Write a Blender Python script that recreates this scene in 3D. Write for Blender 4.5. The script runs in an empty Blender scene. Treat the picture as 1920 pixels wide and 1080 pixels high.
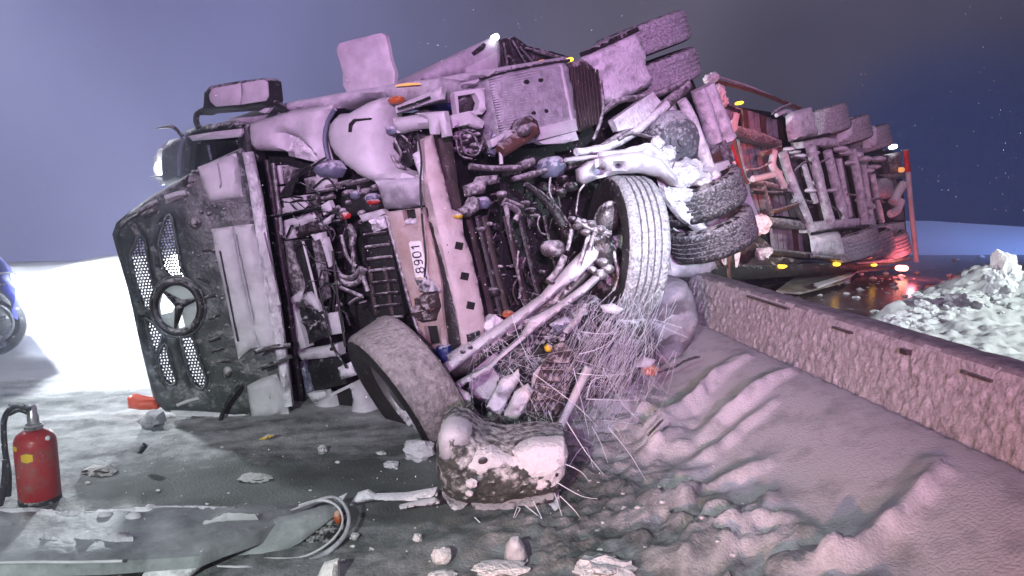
import bpy, bmesh, math, random, os
import numpy as np
from mathutils import Vector, Matrix, noise as mn
from mathutils.geometry import delaunay_2d_cdt
random.seed(7); RNG = np.random.default_rng(7)
scn = bpy.context.scene
COL = scn.collection
# ------------------------------------------------------------------ camera
FPX = 1400.0; CH = 1.58; PIT = math.atan(200/1400)
cd = bpy.data.cameras.new("camera"); cam = bpy.data.objects.new("camera", cd); COL.objects.link(cam)
cam.location = (0, 0, CH); cam.rotation_euler = (math.pi/2 - PIT, 0, 0)
cd.sensor_width = 36; cd.lens = 36*FPX/1920; cd.clip_end = 3000; cd.clip_start = .05
scn.camera = cam
# ------------------------------------------------------------------ pixel -> place
CAM = np.array([0, 0, CH]); cp_, sp_ = math.cos(PIT), math.sin(PIT)
def ray(px, py):
    x = (px-960)/FPX; y = (540-py)/FPX
    return np.array([x, cp_ + y*sp_, -sp_ + y*cp_])
def W(px, py, t): return CAM + ray(px, py)*t
def G(px, py, z=0.):
    r = ray(px, py); return CAM + r*((z-CH)/r[2])
def roll(v, a):
    a = math.radians(a); c, s = math.cos(a), math.sin(a); return (v[0]*c - v[2]*s, v[1], v[0]*s + v[2]*c)
class Pl:
    def __init__(s, px, py, t, n): s.p = W(px, py, t); s.n = np.array(n)/np.linalg.norm(n)
    def t(s, px, py): return float(np.dot(s.p-CAM, s.n)/np.dot(ray(px, py), s.n))
U = Pl(840, 640, 4.9, roll((.55, -.83, 0), 8))       # underside of the tractor
F = Pl(760, 560, 4.95, roll((-.45, -.89, 0), 8))     # cab front
FL = Pl(545, 700, 5.15, roll((.15, -1, 0), 8))       # opened front flap
T = Pl(1520, 380, 11, roll((.6, -.8, 0), 5))         # trailer underside
def VP(px, py, t): return Pl(px, py, t, (0, -1, 0))  # an upright plane facing south
# ------------------------------------------------------------------ sky
wd = bpy.data.worlds.new("World"); scn.world = wd; wd.use_nodes = True
nt = wd.node_tree; nt.nodes.clear()
def N(t, **k):
    n = nt.nodes.new(t)
    for a, b in k.items(): setattr(n, a, b)
    return n
L = lambda a, b: nt.links.new(a, b)
out = N('ShaderNodeOutputWorld'); add = N('ShaderNodeAddShader')
bg1 = N('ShaderNodeBackground'); bg2 = N('ShaderNodeBackground')
sky = N('ShaderNodeTexSky', sky_type='NISHITA', sun_disc=False, sun_elevation=math.radians(-6), sun_rotation=math.radians(300))
bg1.inputs['Strength'].default_value = .05
L(sky.outputs[0], bg1.inputs['Color'])
tc = N('ShaderNodeTexCoord')
def glow(d, p0, p1):
    v = N('ShaderNodeVectorMath', operation='DOT_PRODUCT'); L(tc.outputs['Generated'], v.inputs[0])
    v.inputs[1].default_value = Vector(d).normalized()
    m = N('ShaderNodeMapRange', interpolation_type='SMOOTHERSTEP'); L(v.outputs['Value'], m.inputs[0])
    m.inputs[1].default_value = p0; m.inputs[2].default_value = p1
    return m.outputs[0]
def mixc(f, a, b):
    m = N('ShaderNodeMix', data_type='RGBA')
    L(f, m.inputs[0])
    for s, i in ((a, 6), (b, 7)):
        if isinstance(s, tuple): m.inputs[i].default_value = s + (1,)
        else: L(s, m.inputs[i])
    return m.outputs[2]
c = mixc(glow((-.25, .85, .45), .55, .99), (.148, .130, .166), (.172, .155, .212))       # murky snow cloud overhead
c = mixc(glow((.62, .83, -.12), .90, .999), c, (.042, .048, .108))    # dark blue distance beyond the trailer
c = mixc(glow((-.62, .9, .02), .70, .998), c, (.215, .220, .44))        # floodlit snowfall behind the cab
c = mixc(glow(tuple(ray(1600, 190)), .972, .9995), c, (.085, .080, .118))         # denser cloud hanging behind the trailer
c = mixc(glow(tuple(ray(1790, 365)), .975, .9995), c, (.027, .046, .14))
nz = N('ShaderNodeTexNoise'); nz.inputs['Scale'].default_value = 2.6; nz.inputs['Detail'].default_value = 7
L(tc.outputs['Generated'], nz.inputs['Vector'])
mr = N('ShaderNodeMapRange'); L(nz.outputs[0], mr.inputs[0]); mr.inputs[1].default_value = .3; mr.inputs[2].default_value = .7; mr.inputs[3].default_value = .66; mr.inputs[4].default_value = 1.04
ms = N('ShaderNodeVectorMath', operation='SCALE'); L(c, ms.inputs[0]); L(mr.outputs[0], ms.inputs['Scale'])
L(ms.outputs[0], bg2.inputs['Color']); bg2.inputs['Strength'].default_value = 1.0
L(bg1.outputs[0], add.inputs[0]); L(bg2.outputs[0], add.inputs[1]); L(add.outputs[0], out.inputs[0])
# ------------------------------------------------------------------ lamps
def lamp(name, kind, loc, energy, color, target=None, **k):
    l = bpy.data.lights.new(name, kind); l.energy = energy; l.color = color
    for a, b in k.items(): setattr(l, a, b)
    o = bpy.data.objects.new(name, l); COL.objects.link(o); o.location = loc
    if target is not None: o.rotation_euler = (Vector(target)-Vector(loc)).to_track_quat('-Z', 'Y').to_euler()
    return o
# ------------------------------------------------------------------ emergency vehicles' lamps and an added red one
lamp("beacon_lamp", 'SPOT', (.2, -7.5, 3.0), 6900, (.92, .45, .96), (1.0, 7.5, 3.3), spot_size=math.radians(38), spot_blend=.75, shadow_soft_size=.12)
lamp("torch_lamp", 'SPOT', (2.0, -1.2, 1.9), 3900, (.76, .91, 1.0), tuple(W(1225, 425, 5.2)), spot_size=math.radians(18), spot_blend=1.0, shadow_soft_size=.06)
lamp("tail_lamp", 'SPOT', (-2.3, -3.2, .95), 1550, (1.0, .47, .38), (1.65, 3.6, .35), spot_size=math.radians(34), spot_blend=.7, shadow_soft_size=.06)
lamp("red_fill_lamp", 'SPOT', (4.6, .8, 1.3), 4200, (1.0, .10, .07), tuple(W(1370, 330, 9.6)), spot_size=math.radians(17), spot_blend=.9, shadow_soft_size=.08)  # added lamp right of the frame, there to redden the trailer's front
lamp("work_lamp", 'SPOT', (-1.5, -2.5, 2.8), 1300, (.90, 1.0, .96), (-.7, 3.6, -.2), spot_size=math.radians(54), spot_blend=.9, shadow_soft_size=.1)
lamp("flood_lamp", 'POINT', tuple(W(327, 500, 9.0)), 2100, (.90, .97, 1.0), shadow_soft_size=.10)
lamp("mast_lamp", 'SPOT', (-8.6, 9.8, 6.0), 11000, (.90, .96, 1.0), (-4.6, 7.9, 0), spot_size=math.radians(58), spot_blend=1.0, shadow_soft_size=.3)
lamp("blue_lamp", 'SPOT', (13.5, 13.5, 2.4), 1900, (.20, .36, 1.0), (13, 19, .3), spot_size=math.radians(140), spot_blend=.5, shadow_soft_size=.1)
lamp("road_lamp", 'SPOT', (7.5, 4.2, 2.6), 1900, (.88, 1.0, .95), (4.6, 7.2, .2), spot_size=math.radians(60), spot_blend=.7, shadow_soft_size=.1)
scn.render.engine = 'CYCLES'
scn.view_settings.view_transform = 'Standard'; scn.view_settings.look = 'None'; scn.view_settings.exposure = 0; scn.view_settings.gamma = 1
scn.cycles.use_denoising = True; scn.cycles.max_bounces = 5; scn.cycles.sample_clamp_indirect = 2; scn.cycles.sample_clamp_direct = 12
# ------------------------------------------------------------------ materials
def mat(name, base, rough=.6, metal=0., frost=0., fs=9., snow=(.80, .80, .83), bump=.25, bs=60., up=.25, var=.25, soft=.07, emit=None, es=0, attr=None):
    m = bpy.data.materials.new(name); m.use_nodes = True; t = m.node_tree; b = t.nodes['Principled BSDF']
    nn = t.nodes.new; ln = t.links.new
    b.inputs['Metallic'].default_value = metal; b.inputs['Roughness'].default_value = rough
    tcn = nn('ShaderNodeTexCoord'); oi = nn('ShaderNodeObjectInfo')
    vm = nn('ShaderNodeVectorMath'); vm.operation = 'ADD'; ln(tcn.outputs['Object'], vm.inputs[0]); ln(oi.outputs['Location'], vm.inputs[1])
    co = vm.outputs[0]
    n1 = nn('ShaderNodeTexNoise'); n1.inputs['Scale'].default_value = fs*.45; n1.inputs['Detail'].default_value = 6; ln(co, n1.inputs['Vector'])
    mr = nn('ShaderNodeMapRange'); ln(n1.outputs[0], mr.inputs[0]); mr.inputs[1].default_value = .3; mr.inputs[2].default_value = .7
    mr.inputs[3].default_value = 1-var; mr.inputs[4].default_value = 1+var
    sc = nn('ShaderNodeVectorMath'); sc.operation = 'SCALE'; sc.inputs[0].default_value = base; ln(mr.outputs[0], sc.inputs['Scale'])
    colour = sc.outputs[0]
    if frost > 0 or attr:
        n2 = nn('ShaderNodeTexNoise'); n2.inputs['Scale'].default_value = fs; n2.inputs['Detail'].default_value = 9; n2.inputs['Roughness'].default_value = .68; ln(co, n2.inputs['Vector'])
        ge = nn('ShaderNodeNewGeometry'); sx = nn('ShaderNodeSeparateXYZ'); ln(ge.outputs['Normal'], sx.inputs[0])
        ma = nn('ShaderNodeMath'); ma.operation = 'MULTIPLY_ADD'; ln(sx.outputs['Z'], ma.inputs[0]); ma.inputs[1].default_value = up; ln(n2.outputs[0], ma.inputs[2])
        src = ma.outputs[0]
        if attr:
            at = nn('ShaderNodeAttribute'); at.attribute_name = attr
            m2 = nn('ShaderNodeMath'); m2.operation = 'ADD'; ln(src, m2.inputs[0]); ln(at.outputs['Fac'], m2.inputs[1]); src = m2.outputs[0]
        fr = nn('ShaderNodeMapRange'); ln(src, fr.inputs[0]); th = .72 - .44*frost
        fr.inputs[1].default_value = th-soft; fr.inputs[2].default_value = th+soft
        mx = nn('ShaderNodeMix'); mx.data_type = 'RGBA'; ln(fr.outputs[0], mx.inputs[0]); ln(colour, mx.inputs[6]); mx.inputs[7].default_value = snow+(1,)
        colour = mx.outputs[2]
        rr = nn('ShaderNodeMapRange'); ln(fr.outputs[0], rr.inputs[0]); rr.inputs[3].default_value = rough; rr.inputs[4].default_value = max(rough, .7); ln(rr.outputs[0], b.inputs['Roughness'])
        if metal:
            me = nn('ShaderNodeMapRange'); ln(fr.outputs[0], me.inputs[0]); me.inputs[3].default_value = metal; me.inputs[4].default_value = 0; ln(me.outputs[0], b.inputs['Metallic'])
    ln(colour, b.inputs['Base Color'])
    if bump:
        n3 = nn('ShaderNodeTexNoise'); n3.inputs['Scale'].default_value = bs; n3.inputs['Detail'].default_value = 5; ln(co, n3.inputs['Vector'])
        bn = nn('ShaderNodeBump'); bn.inputs['Strength'].default_value = bump; bn.inputs['Distance'].default_value = .02; ln(n3.outputs[0], bn.inputs['Height']); ln(bn.outputs[0], b.inputs['Normal'])
    if emit: b.inputs['Emission Color'].default_value = emit+(1,); b.inputs['Emission Strength'].default_value = es
    return m
MT = {}
MT['paint'] = mat('frosted_paint', (.42, .42, .44), .34, 0, .60, 6, (.64, .64, .67), .12, 90, .1, .15, .18)
MT['paintd'] = mat('grey_panel', (.22, .22, .24), .55, 0, .42, 7, (.62, .62, .66), .2, 60, .3, .2, .2)
MT['snowy'] = mat('snow_caked', (.30, .30, .32), .7, 0, .70, 11, (.80, .80, .84), .7, 45, .25, .3, .14)
MT['tank'] = mat('tank_aluminium', (.28, .28, .31), .42, .3, .42, 16, (.54, .54, .58), .25, 50, .1, .2, .2)
MT['black'] = mat('black_plastic', (.012, .014, .014), .5, 0, .12, 26, (.5, .5, .54), .3, 60, .2, .3)
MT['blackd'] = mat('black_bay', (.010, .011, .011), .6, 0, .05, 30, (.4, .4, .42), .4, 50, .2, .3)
MT['flap'] = mat('flap_plastic', (.050, .060, .060), .42, 0, .13, 20, (.40, .40, .43), .3, 50, .25, .35, .12)
MT['beam'] = mat('tan_beam', (.33, .25, .215), .55, 0, .18, 7, (.58, .52, .52), .2, 60, .1, .3, .2)
MT['cream'] = mat('cream_beam', (.46, .385, .37), .55, 0, .30, 9, (.62, .57, .58), .25, 60, .1, .25, .2)
MT['stain'] = mat('dark_stain', (.07, .058, .055), .8, 0, .2, 30, (.3, .28, .28), .5, 40)
MT['bundle'] = mat('draped_cloth', (.10, .085, .10), .7, 0, .25, 5, (.34, .31, .36), .5, 30, .2, .3, .25)
MT['fair'] = None
MT['dark'] = mat('dark_steel', (.042, .038, .040), .42, .4, .12, 24, (.55, .53, .56), .35, 70, .25, .4)
MT['brown'] = mat('rusty_steel', (.052, .040, .038), .65, .2, .06, 24, (.40, .36, .36), .3, 60, .3, .4)
MT['exh'] = mat('exhaust_rust', (.13, .065, .05), .6, .2, .05, 16, (.4, .34, .34), .2, 60, .3, .3)
MT['steel'] = mat('frosted_steel', (.12, .11, .115), .38, .4, .26, 28, (.68, .66, .70), .3, 60, .2, .25, .15)
MT['tyre'] = mat('tyre_rubber', (.022, .022, .023), .42, 0, .38, 60, (.66, .67, .70), .5, 90, .10, .3, .26)
MT['tyres'] = mat('tyre_snowy', (.022, .022, .024), .7, 0, .55, 55, (.60, .60, .64), .6, 50, .05, .3, .2)
MT['tyremud'] = mat('tyre_frosted', (.075, .066, .06), .7, 0, .52, 22, (.42, .39, .38), .9, 45, .2, .3, .2)
MT['tyred'] = mat('tyre_dirty', (.020, .020, .021), .5, 0, .27, 60, (.55, .56, .58), .6, 50, .15, .3, .15)
MT['tyreside'] = mat('tyre_sidewall', (.018, .018, .018), .5, 0, .10, 20, (.45, .44, .44), .3, 50, .2, .3)
MT['bank'] = mat('bank_snow', (.40, .39, .40), .85, 0, .3, 9, (.56, .56, .58), .5, 60)
MT['rim'] = mat('rim_steel', (.22, .22, .22), .35, .7, .20, 20, (.6, .6, .63), .1, 40)
MT['orange'] = mat('amber_reflector', (.42, .10, .03), .3, 0, .1, 30, (.6, .4, .3), .1)
MT['red'] = mat('red_plastic', (.55, .035, .03), .35, 0, .15, 22, (.7, .6, .6), .1, 40)
MT['redlump'] = mat('snow_clod', (.50, .47, .47), .8, 0, .7, 16, (.82, .8, .8), .7, 40)
MT['blue'] = mat('blue_plastic', (.012, .028, .13), .45, 0, .1, 20, (.5, .5, .6), .2)
MT['hoseb'] = mat('hose_blue_grey', (.12, .135, .19), .5, 0, .2, 25, (.6, .6, .7), .2)
MT['yellow'] = mat('yellow_tag', (.62, .42, .02), .5, 0, .05, 20, bump=.1)
MT['clear'] = mat('snow_clump', (.64, .65, .67), .8, 0, 0, 9, bump=.8, bs=45, var=.1)
MT['grit'] = mat('dirty_snow_clump', (.30, .30, .30), .85, 0, .45, 14, (.72, .72, .74), .9, 40)
MT['plate'] = mat('plate_white', (.80, .80, .78), .4, 0, 0, bump=.05, var=.06)
MT['ink'] = mat('plate_ink', (.01, .01, .01), .5, bump=0)
MT['glassd'] = mat('dark_glass', (.006, .008, .009), .12, 0, .06, 16, (.5, .5, .5), .05)
MT['straw'] = mat('frosted_straw', (.74, .79, .84), .7, 0, 0, bump=0, var=.3)
MT['blueveh'] = mat('blue_car_paint', (.045, .05, .24), .3, .1, .2, 5, (.5, .5, .7), .05)
MT['mesh'] = mat('grille_mesh', (.05, .05, .055), .45, .3, .2, 40, (.5, .5, .5), .1)
MT['silver'] = mat('silver_valve', (.6, .6, .6), .25, .9, bump=.05)
MT['lampw'] = mat('lamp_white', (.9, .9, .9), .3, emit=(.95, 1, 1), es=9, bump=0)
MT['lampb'] = mat('lamp_flood', (.9, .9, .9), .3, emit=(.95, 1, 1), es=60, bump=0)
MT['lampy'] = mat('lamp_amber', (.9, .5, .05), .3, emit=(1, .52, .03), es=4, bump=0)
MT['lampo'] = mat('lamp_amber_dim', (.7, .3, .08), .3, emit=(1, .45, .15), es=.8, bump=0)
MT['lampr'] = mat('lamp_red', (.9, .1, .1), .3, emit=(1, .35, .25), es=8, bump=0)
# ------------------------------------------------------------------ builders
def tag(o, label=None, cat=None, group=None, kind=None):
    for k, v in (('label', label), ('category', cat), ('group', group), ('kind', kind)):
        if v: o[k] = v
    return o
def mk(name, vs, fs, m, par=None, ang=35, mats=None):
    vs = np.asarray(vs, float); c = (vs.min(0)+vs.max(0))/2
    me = bpy.data.meshes.new(name); me.from_pydata((vs-c).tolist(), [], [list(map(int, f)) for f in fs])
    for mm in (m if isinstance(m, list) else [m]): me.materials.append(mm)
    me.polygons.foreach_set('use_smooth', [True]*len(me.polygons))
    if ang: me.set_sharp_from_angle(angle=math.radians(ang))
    o = bpy.data.objects.new(name, me); COL.objects.link(o)
    if par: o.parent = par; b = world(par); o.location = Vector(c)-b
    else: o.location = c
    return o
def world(o):
    v = Vector(o.location)
    while o.parent: o = o.parent; v = v + o.location
    return v
def thing(name, label, cat, loc, group=None):
    o = bpy.data.objects.new(name, None); COL.objects.link(o); o.location = loc; o.empty_display_size = .1
    return tag(o, label, cat, group)
def cr(pts, n=4, closed=False):
    P = np.asarray(pts, float); k = len(P); res = []
    for i in range(k if closed else k-1):
        if closed: a, b, c, d = P[i-1], P[i], P[(i+1) % k], P[(i+2) % k]
        else: a, b, c, d = P[max(i-1, 0)], P[i], P[i+1], P[min(i+2, k-1)]
        for j in range(n):
            t = j/n; res.append(.5*((2*b)+(c-a)*t+(2*a-5*b+4*c-d)*t*t+(3*b-a-3*c+d)*t**3))
    if not closed: res.append(P[-1])
    return np.array(res)
def resample(P, d):
    o = []
    for a, b in zip(P, np.roll(P, -1, 0)):
        k = max(1, int(round(np.linalg.norm(b-a)/d)))
        for j in range(k): o.append(a+(b-a)*j/k)
    return np.array(o)
def inside(pt, P):
    x, y = pt[:, 0], pt[:, 1]; r = np.zeros(len(pt), bool)
    for a, b in zip(P, np.roll(P, -1, 0)):
        if a[1] == b[1]: continue
        c = ((a[1] > y) != (b[1] > y)) & (x < (b[0]-a[0])*(y-a[1])/(b[1]-a[1])+a[0]); r ^= c
    return r
def edist(pt, loops):
    d = np.full(len(pt), 1e9)
    for P in loops:
        for a, b in zip(P, np.roll(P, -1, 0)):
            ab = b-a; t = np.clip(((pt-a)@ab)/max(ab@ab, 1e-9), 0, 1); d = np.minimum(d, np.linalg.norm(pt-a-t[:, None]*ab, axis=1))
    return d
def panel(name, pts, pl, o, thick, m, par=None, bulge=0., w=10., rough=0., rs=9., res=9., holes=(), sm=0, fn=None, ang=50, edge=.004):
    """A solid sheet whose front follows an outline on plane pl (o metres in front of it), rounded at its edges and dented by noise."""
    loops = [np.asarray(pts, float)] + [np.asarray(h, float) for h in holes]
    if sm: loops = [cr(q, sm, True) for q in loops]
    loops = [resample(q, res) for q in loops]
    al = np.vstack(loops); mn_, mx_ = loops[0].min(0), loops[0].max(0)
    gx, gy = np.meshgrid(np.arange(mn_[0], mx_[0], res), np.arange(mn_[1], mx_[1], res)); gp = np.stack([gx.ravel(), gy.ravel()], 1)
    gp = gp + RNG.uniform(-.15, .15, gp.shape)*res
    if len(gp):
        k = inside(gp, loops[0])
        for h in loops[1:]: k &= ~inside(gp, h)
        gp = gp[k]
        if len(gp): gp = gp[edist(gp, loops) > res*.45]
    ed = []; s = 0
    for q in loops:
        k = len(q); ed += [(s+i, s+(i+1) % k) for i in range(k)]; s += k
    A = np.vstack([al, gp]) if len(gp) else al
    v2, e2, f2, *_ = delaunay_2d_cdt([Vector(q) for q in A], ed, [], 4 if holes else 1, 1e-5)
    V = np.array([(q.x, q.y) for q in v2]); tris = [list(f) for f in f2]
    dd = edist(V, loops); wl = max(w, 1e-3)
    prof = np.sqrt(np.clip(1-(1-np.clip(dd/wl, 0, 1))**2, 0, 1))
    e2_ = np.where(dd < .5, edge, 0.)
    fr = []
    sx = random.random()*50
    for (x, y), b, ee in zip(V, prof, e2_):
        t = pl.t(x, y)-o; base = W(x, y, t); h = bulge*b - ee
        if rough: h += rough*mn.fractal(Vector((base[0]*rs+sx, base[1]*rs, base[2]*rs)), 1., 2., 4)*(.3+.7*b)
        if fn: h += fn(x, y)
        fr.append(base + pl.n*h)
    fr = np.array(fr); bk = np.array([W(x, y, pl.t(x, y)-o) for x, y in V]) - pl.n*(thick+.004)
    if holes:
        kp = []
        for f in tris:
            cc = V[list(f)].mean(0)[None]
            if not any(inside(cc, h)[0] for h in loops[1:]): kp.append(f)
        tris = kp
    # orientation: towards the viewer
    if tris:
        a, b, c = [fr[i] for i in tris[0][:3]]
        if np.dot(np.cross(b-a, c-a), pl.n) < 0: tris = [f[::-1] for f in tris]
    cnt = {}
    for f in tris:
        for i in range(len(f)): cnt[(f[i], f[(i+1) % len(f)])] = 1
    nV = len(V); fs = list(tris) + [[i+nV for i in f[::-1]] for f in tris]
    for (i, j) in cnt:
        if (j, i) not in cnt: fs.append([j, i, i+nV, j+nV])
    return mk(name, np.vstack([fr, bk]), fs, m, par, ang)
def rect(cx, cy, w, h, a=0):
    a = math.radians(a); c, s = math.cos(a), math.sin(a)
    return [(cx+x*c-y*s, cy+x*s+y*c) for x, y in ((-w/2, -h/2), (w/2, -h/2), (w/2, h/2), (-w/2, h/2))]
def ell(cx, cy, rx, ry, a=0, n=20):
    a = math.radians(a); c, s = math.cos(a), math.sin(a)
    return [(cx+rx*math.cos(t)*c-ry*math.sin(t)*s, cy+rx*math.cos(t)*s+ry*math.sin(t)*c) for t in [2*math.pi*i/n for i in range(n)]]
def tube3(name, P, r, m, par=None, sides=8, rough=0., flat=1., closed=False, rs=14, ang=60):
    P = np.asarray(P, float); k = len(P); R = np.broadcast_to(np.asarray(r, float), (k,)) if np.ndim(r) else np.full(k, r)
    vs = []; up = Vector((.13, .2, .97)); prev = None
    for i in range(k):
        if closed: d = Vector(P[(i+1) % k]-P[i-1])
        else: d = Vector(P[min(i+1, k-1)]-P[max(i-1, 0)])
        d.normalize()
        if prev is None: a = d.orthogonal().normalized()
        else: a = (prev-d*prev.dot(d)).normalized()
        prev = a; b = d.cross(a)
        for j in range(sides):
            q = 2*math.pi*j/sides; rr = R[i]
            if rough: rr *= 1+rough*mn.noise(Vector(P[i])*rs+Vector((math.cos(q), math.sin(q), 0))*1.3)
            vs.append(Vector(P[i])+a*(rr*math.cos(q))+b*(rr*math.sin(q)*flat))
    fs = []
    for i in range(k if closed else k-1):
        i2 = (i+1) % k
        for j in range(sides):
            j2 = (j+1) % sides; fs.append([i*sides+j, i*sides+j2, i2*sides+j2, i2*sides+j])
    if not closed:
        fs.append(list(range(sides))[::-1]); fs.append([(k-1)*sides+j for j in range(sides)])
    return mk(name, [tuple(v) for v in vs], fs, m, par, ang)
def pipe(name, pts, rpx, pl, o, m, par=None, n=5, sides=8, rough=0., flat=1., rs=14):
    """A tube through picture points on plane pl; a point may carry its own offset; radius in photo pixels at its distance."""
    Q = np.array([(q[0], q[1], q[2] if len(q) > 2 else 0.) for q in pts], float)
    if len(Q) > 2 and n > 1: Q = cr(Q, n)
    elif rough: Q = np.array([Q[0]+(Q[-1]-Q[0])*i/12 for i in range(13)]) if len(Q) == 2 else Q
    P = []; R = []
    for i, (x, y, oo) in enumerate(Q):
        t = pl.t(x, y)-o-oo; P.append(W(x, y, t))
        R.append((rpx if np.ndim(rpx) == 0 else np.interp(i/(len(Q)-1), np.linspace(0, 1, len(rpx)), rpx))*t/FPX)
    return tube3(name, P, np.array(R), m, par, sides, rough, flat, rs=rs)
def frame_of(axis):
    a = Vector(axis).normalized(); u = a.orthogonal().normalized(); return a, u, a.cross(u)
def lathe(name, c, axis, prof, m, par=None, seg=32, ang=40, fn=None):
    a, u, v = frame_of(axis); vs = []; fs = []; k = len(prof)
    for i in range(seg):
        q = 2*math.pi*i/seg
        for j, (r, h) in enumerate(prof):
            if fn: r = r+fn(q, h, r)
            vs.append(tuple(Vector(c)+a*h+(u*math.cos(q)+v*math.sin(q))*r))
    for i in range(seg):
        i2 = (i+1) % seg
        for j in range(k-1): fs.append([i*k+j, i*k+j+1, i2*k+j+1, i2*k+j])
    o = mk(name, vs, fs, m, par, ang); return o
def blob(name, c, r, m, par=None, sub=3, amp=.25, fr=4., sq=1., seed=None):
    bm = bmesh.new(); bmesh.ops.create_icosphere(bm, subdivisions=sub, radius=1); s = Vector((random.random()*40, random.random()*40, 3.)); R = Vector(r)
    vs = []
    for v in bm.verts:
        d = v.co.normalized(); q = Vector([abs(x)**sq*(1 if x > 0 else -1) for x in d])
        k = 1+amp*mn.fractal(d*fr*.5+s, .8, 2., 4)
        vs.append(tuple(Vector(c)+Vector((q.x*R.x, q.y*R.y, q.z*R.z))*k))
    fs = [[v.index for v in f.verts] for f in bm.faces]; bm.free()
    return mk(name, vs, fs, m, par, 32)
def tyre_prof(R, w, ri, groove=5, gd=.012, gw=.009):
    h = w/2; p = [(ri, -h*.62), (ri+.03, -h*.80), (R*.78, -h*1.02), (R*.88, -h*1.0), (R*.95, -h*.91), (R*.985, -h*.80)]
    n = groove; wid = h*1.46/n
    for i in range(n):
        a = -h*.73+i*wid; p += [(R, a+gw*.8), (R, a+wid-gw*.8)]
        if i < n-1: p += [(R-gd, a+wid-gw*.6), (R-gd, a+wid+gw*.6)]
    p += [(R*.985, h*.80), (R*.95, h*.91), (R*.88, h*1.0), (R*.78, h*1.02), (ri+.03, h*.80), (ri, h*.62)]
    return p
def wheel(par, c, axis, R, w, mt, rim=True, seg=56, lug=.0, ri=None, mrim=None, gd=.012, side=None):
    ri = ri or R*.56
    wt = thing_part('wheel', par, c)
    fn = None
    if lug:
        def fn(q, h, r): return (-lug if (r > R*.97 and math.sin(q*seg/2.0*.5+h*40) > .55) else 0)+ (.006*mn.noise(Vector((q*6, h*14, 3))) if r > R*.9 else 0)
    pr = tyre_prof(R, w, ri, gd=gd); K = len(pr)-1
    ty = lathe('tyre', c, axis, pr, [mt, side or MT['tyreside']], wt, seg, 40, fn)
    ty.data.polygons.foreach_set('material_index', [1 if (i % K < 4 or i % K >= K-4) else 0 for i in range(len(ty.data.polygons))])
    if rim:
        h = w/2
        pr = [(ri+.004, -h*.60), (ri*.96, -h*.62), (ri*.9, -h*.45), (ri*.86, -h*.1), (ri*.55, h*.05), (ri*.5, -h*.15), (ri*.34, -h*.2), (ri*.30, -h*.62), (.001, -h*.66)]
        lathe('rim', c, axis, pr, mrim or MT['rim'], wt, 32)
        pr = [(.001, h*.3), (ri*.4, h*.3), (ri*.45, h*.1), (ri*.86, h*.1), (ri*.9, h*.45), (ri*.96, h*.62), (ri+.004, h*.6)]
        lathe('brake_drum', c, axis, pr, MT['dark'], wt, 32)
    return wt
def thing_part(name, par, loc):
    o = bpy.data.objects.new(name, None); COL.objects.link(o); o.parent = par; o.location = Vector(loc)-world(par); o.empty_display_size = .05; return o
def disc(name, px, py, rx, ry, pl, o, th, m, par, bulge=.02, a=0, n=18, **k):
    return panel(name, ell(px, py, rx, ry, a, n), pl, o, th, m, par, bulge=bulge*.6, w=max(rx, ry)*.6, res=max(3., rx*.45), **k)
# ------------------------------------------------------------------ ground
def vnoise(x, y, s, seed=0, oct=4):
    r = np.zeros_like(x); amp = 1.; tot = 0
    for k in range(oct):
        xs = x*s*2**k+seed*17.3+k*5.1; ys = y*s*2**k+seed*9.7+k*3.3
        xi = np.floor(xs); yi = np.floor(ys); fx = xs-xi; fy = ys-yi; fx = fx*fx*(3-2*fx); fy = fy*fy*(3-2*fy)
        def hh(a, b):
            q = np.sin(a*127.1+b*311.7+seed*74.7)*43758.5453; return q-np.floor(q)
        r += amp*((hh(xi, yi)*(1-fx)+hh(xi+1, yi)*fx)*(1-fy)+(hh(xi, yi+1)*(1-fx)+hh(xi+1, yi+1)*fx)*fy-.5)*2; tot += amp; amp *= .5
    return r/tot
BK = .165
def worley(x, y, s, seed):
    xs = x*s; ys = y*s; xi = np.floor(xs); yi = np.floor(ys); best = np.full_like(xs, 9.); val = np.zeros_like(xs)
    for i in (-1, 0, 1):
        for j in (-1, 0, 1):
            a = xi+i; b = yi+j
            def hh(k):
                q = np.sin(a*127.1+b*311.7+seed*53.3+k*19.7)*43758.5453; return q-np.floor(q)
            d = np.hypot(a+hh(1)-xs, b+hh(2)-ys); m = d < best; best = np.where(m, d, best); val = np.where(m, hh(3), val)
    return best, val
def clods(x, y, s, seed, stretch=.5):
    w = .06*vnoise(x, y, 6, seed+3, 3); u = (x*.80+y*.60+w)*stretch; v = y*.80-x*.60+w
    d, k = worley(u, v, s, seed); return np.sqrt(np.clip(1-(d*1.25)**2, 0, 1))*np.clip(k*1.6-.45, 0, 1)
def barx(y): return 1.47+BK*(6.2-y)            # foot of the barrier
def sst(a, b, x): q = np.clip((x-a)/(b-a), 0, 1); return q*q*(3-2*q)
def seg_ridge(x, y, a, b, w, h, skew=0.):
    a = np.array(a[:2]); b = np.array(b[:2]); ab = b-a; l2 = ab@ab
    t = np.clip(((x-a[0])*ab[0]+(y-a[1])*ab[1])/l2, 0, 1); nx, ny = -ab[1]/l2**.5, ab[0]/l2**.5
    dx = x-a[0]-t*ab[0]; dy = y-a[1]-t*ab[1]; d = np.hypot(dx, dy); side = dx*nx+dy*ny
    ww = np.where(side > 0, w*(1+skew), w*(1-skew)); return h*np.exp(-(d/ww)**2)*(.35+.65*np.sin(np.pi*np.clip(t, .08, .92)))
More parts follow.
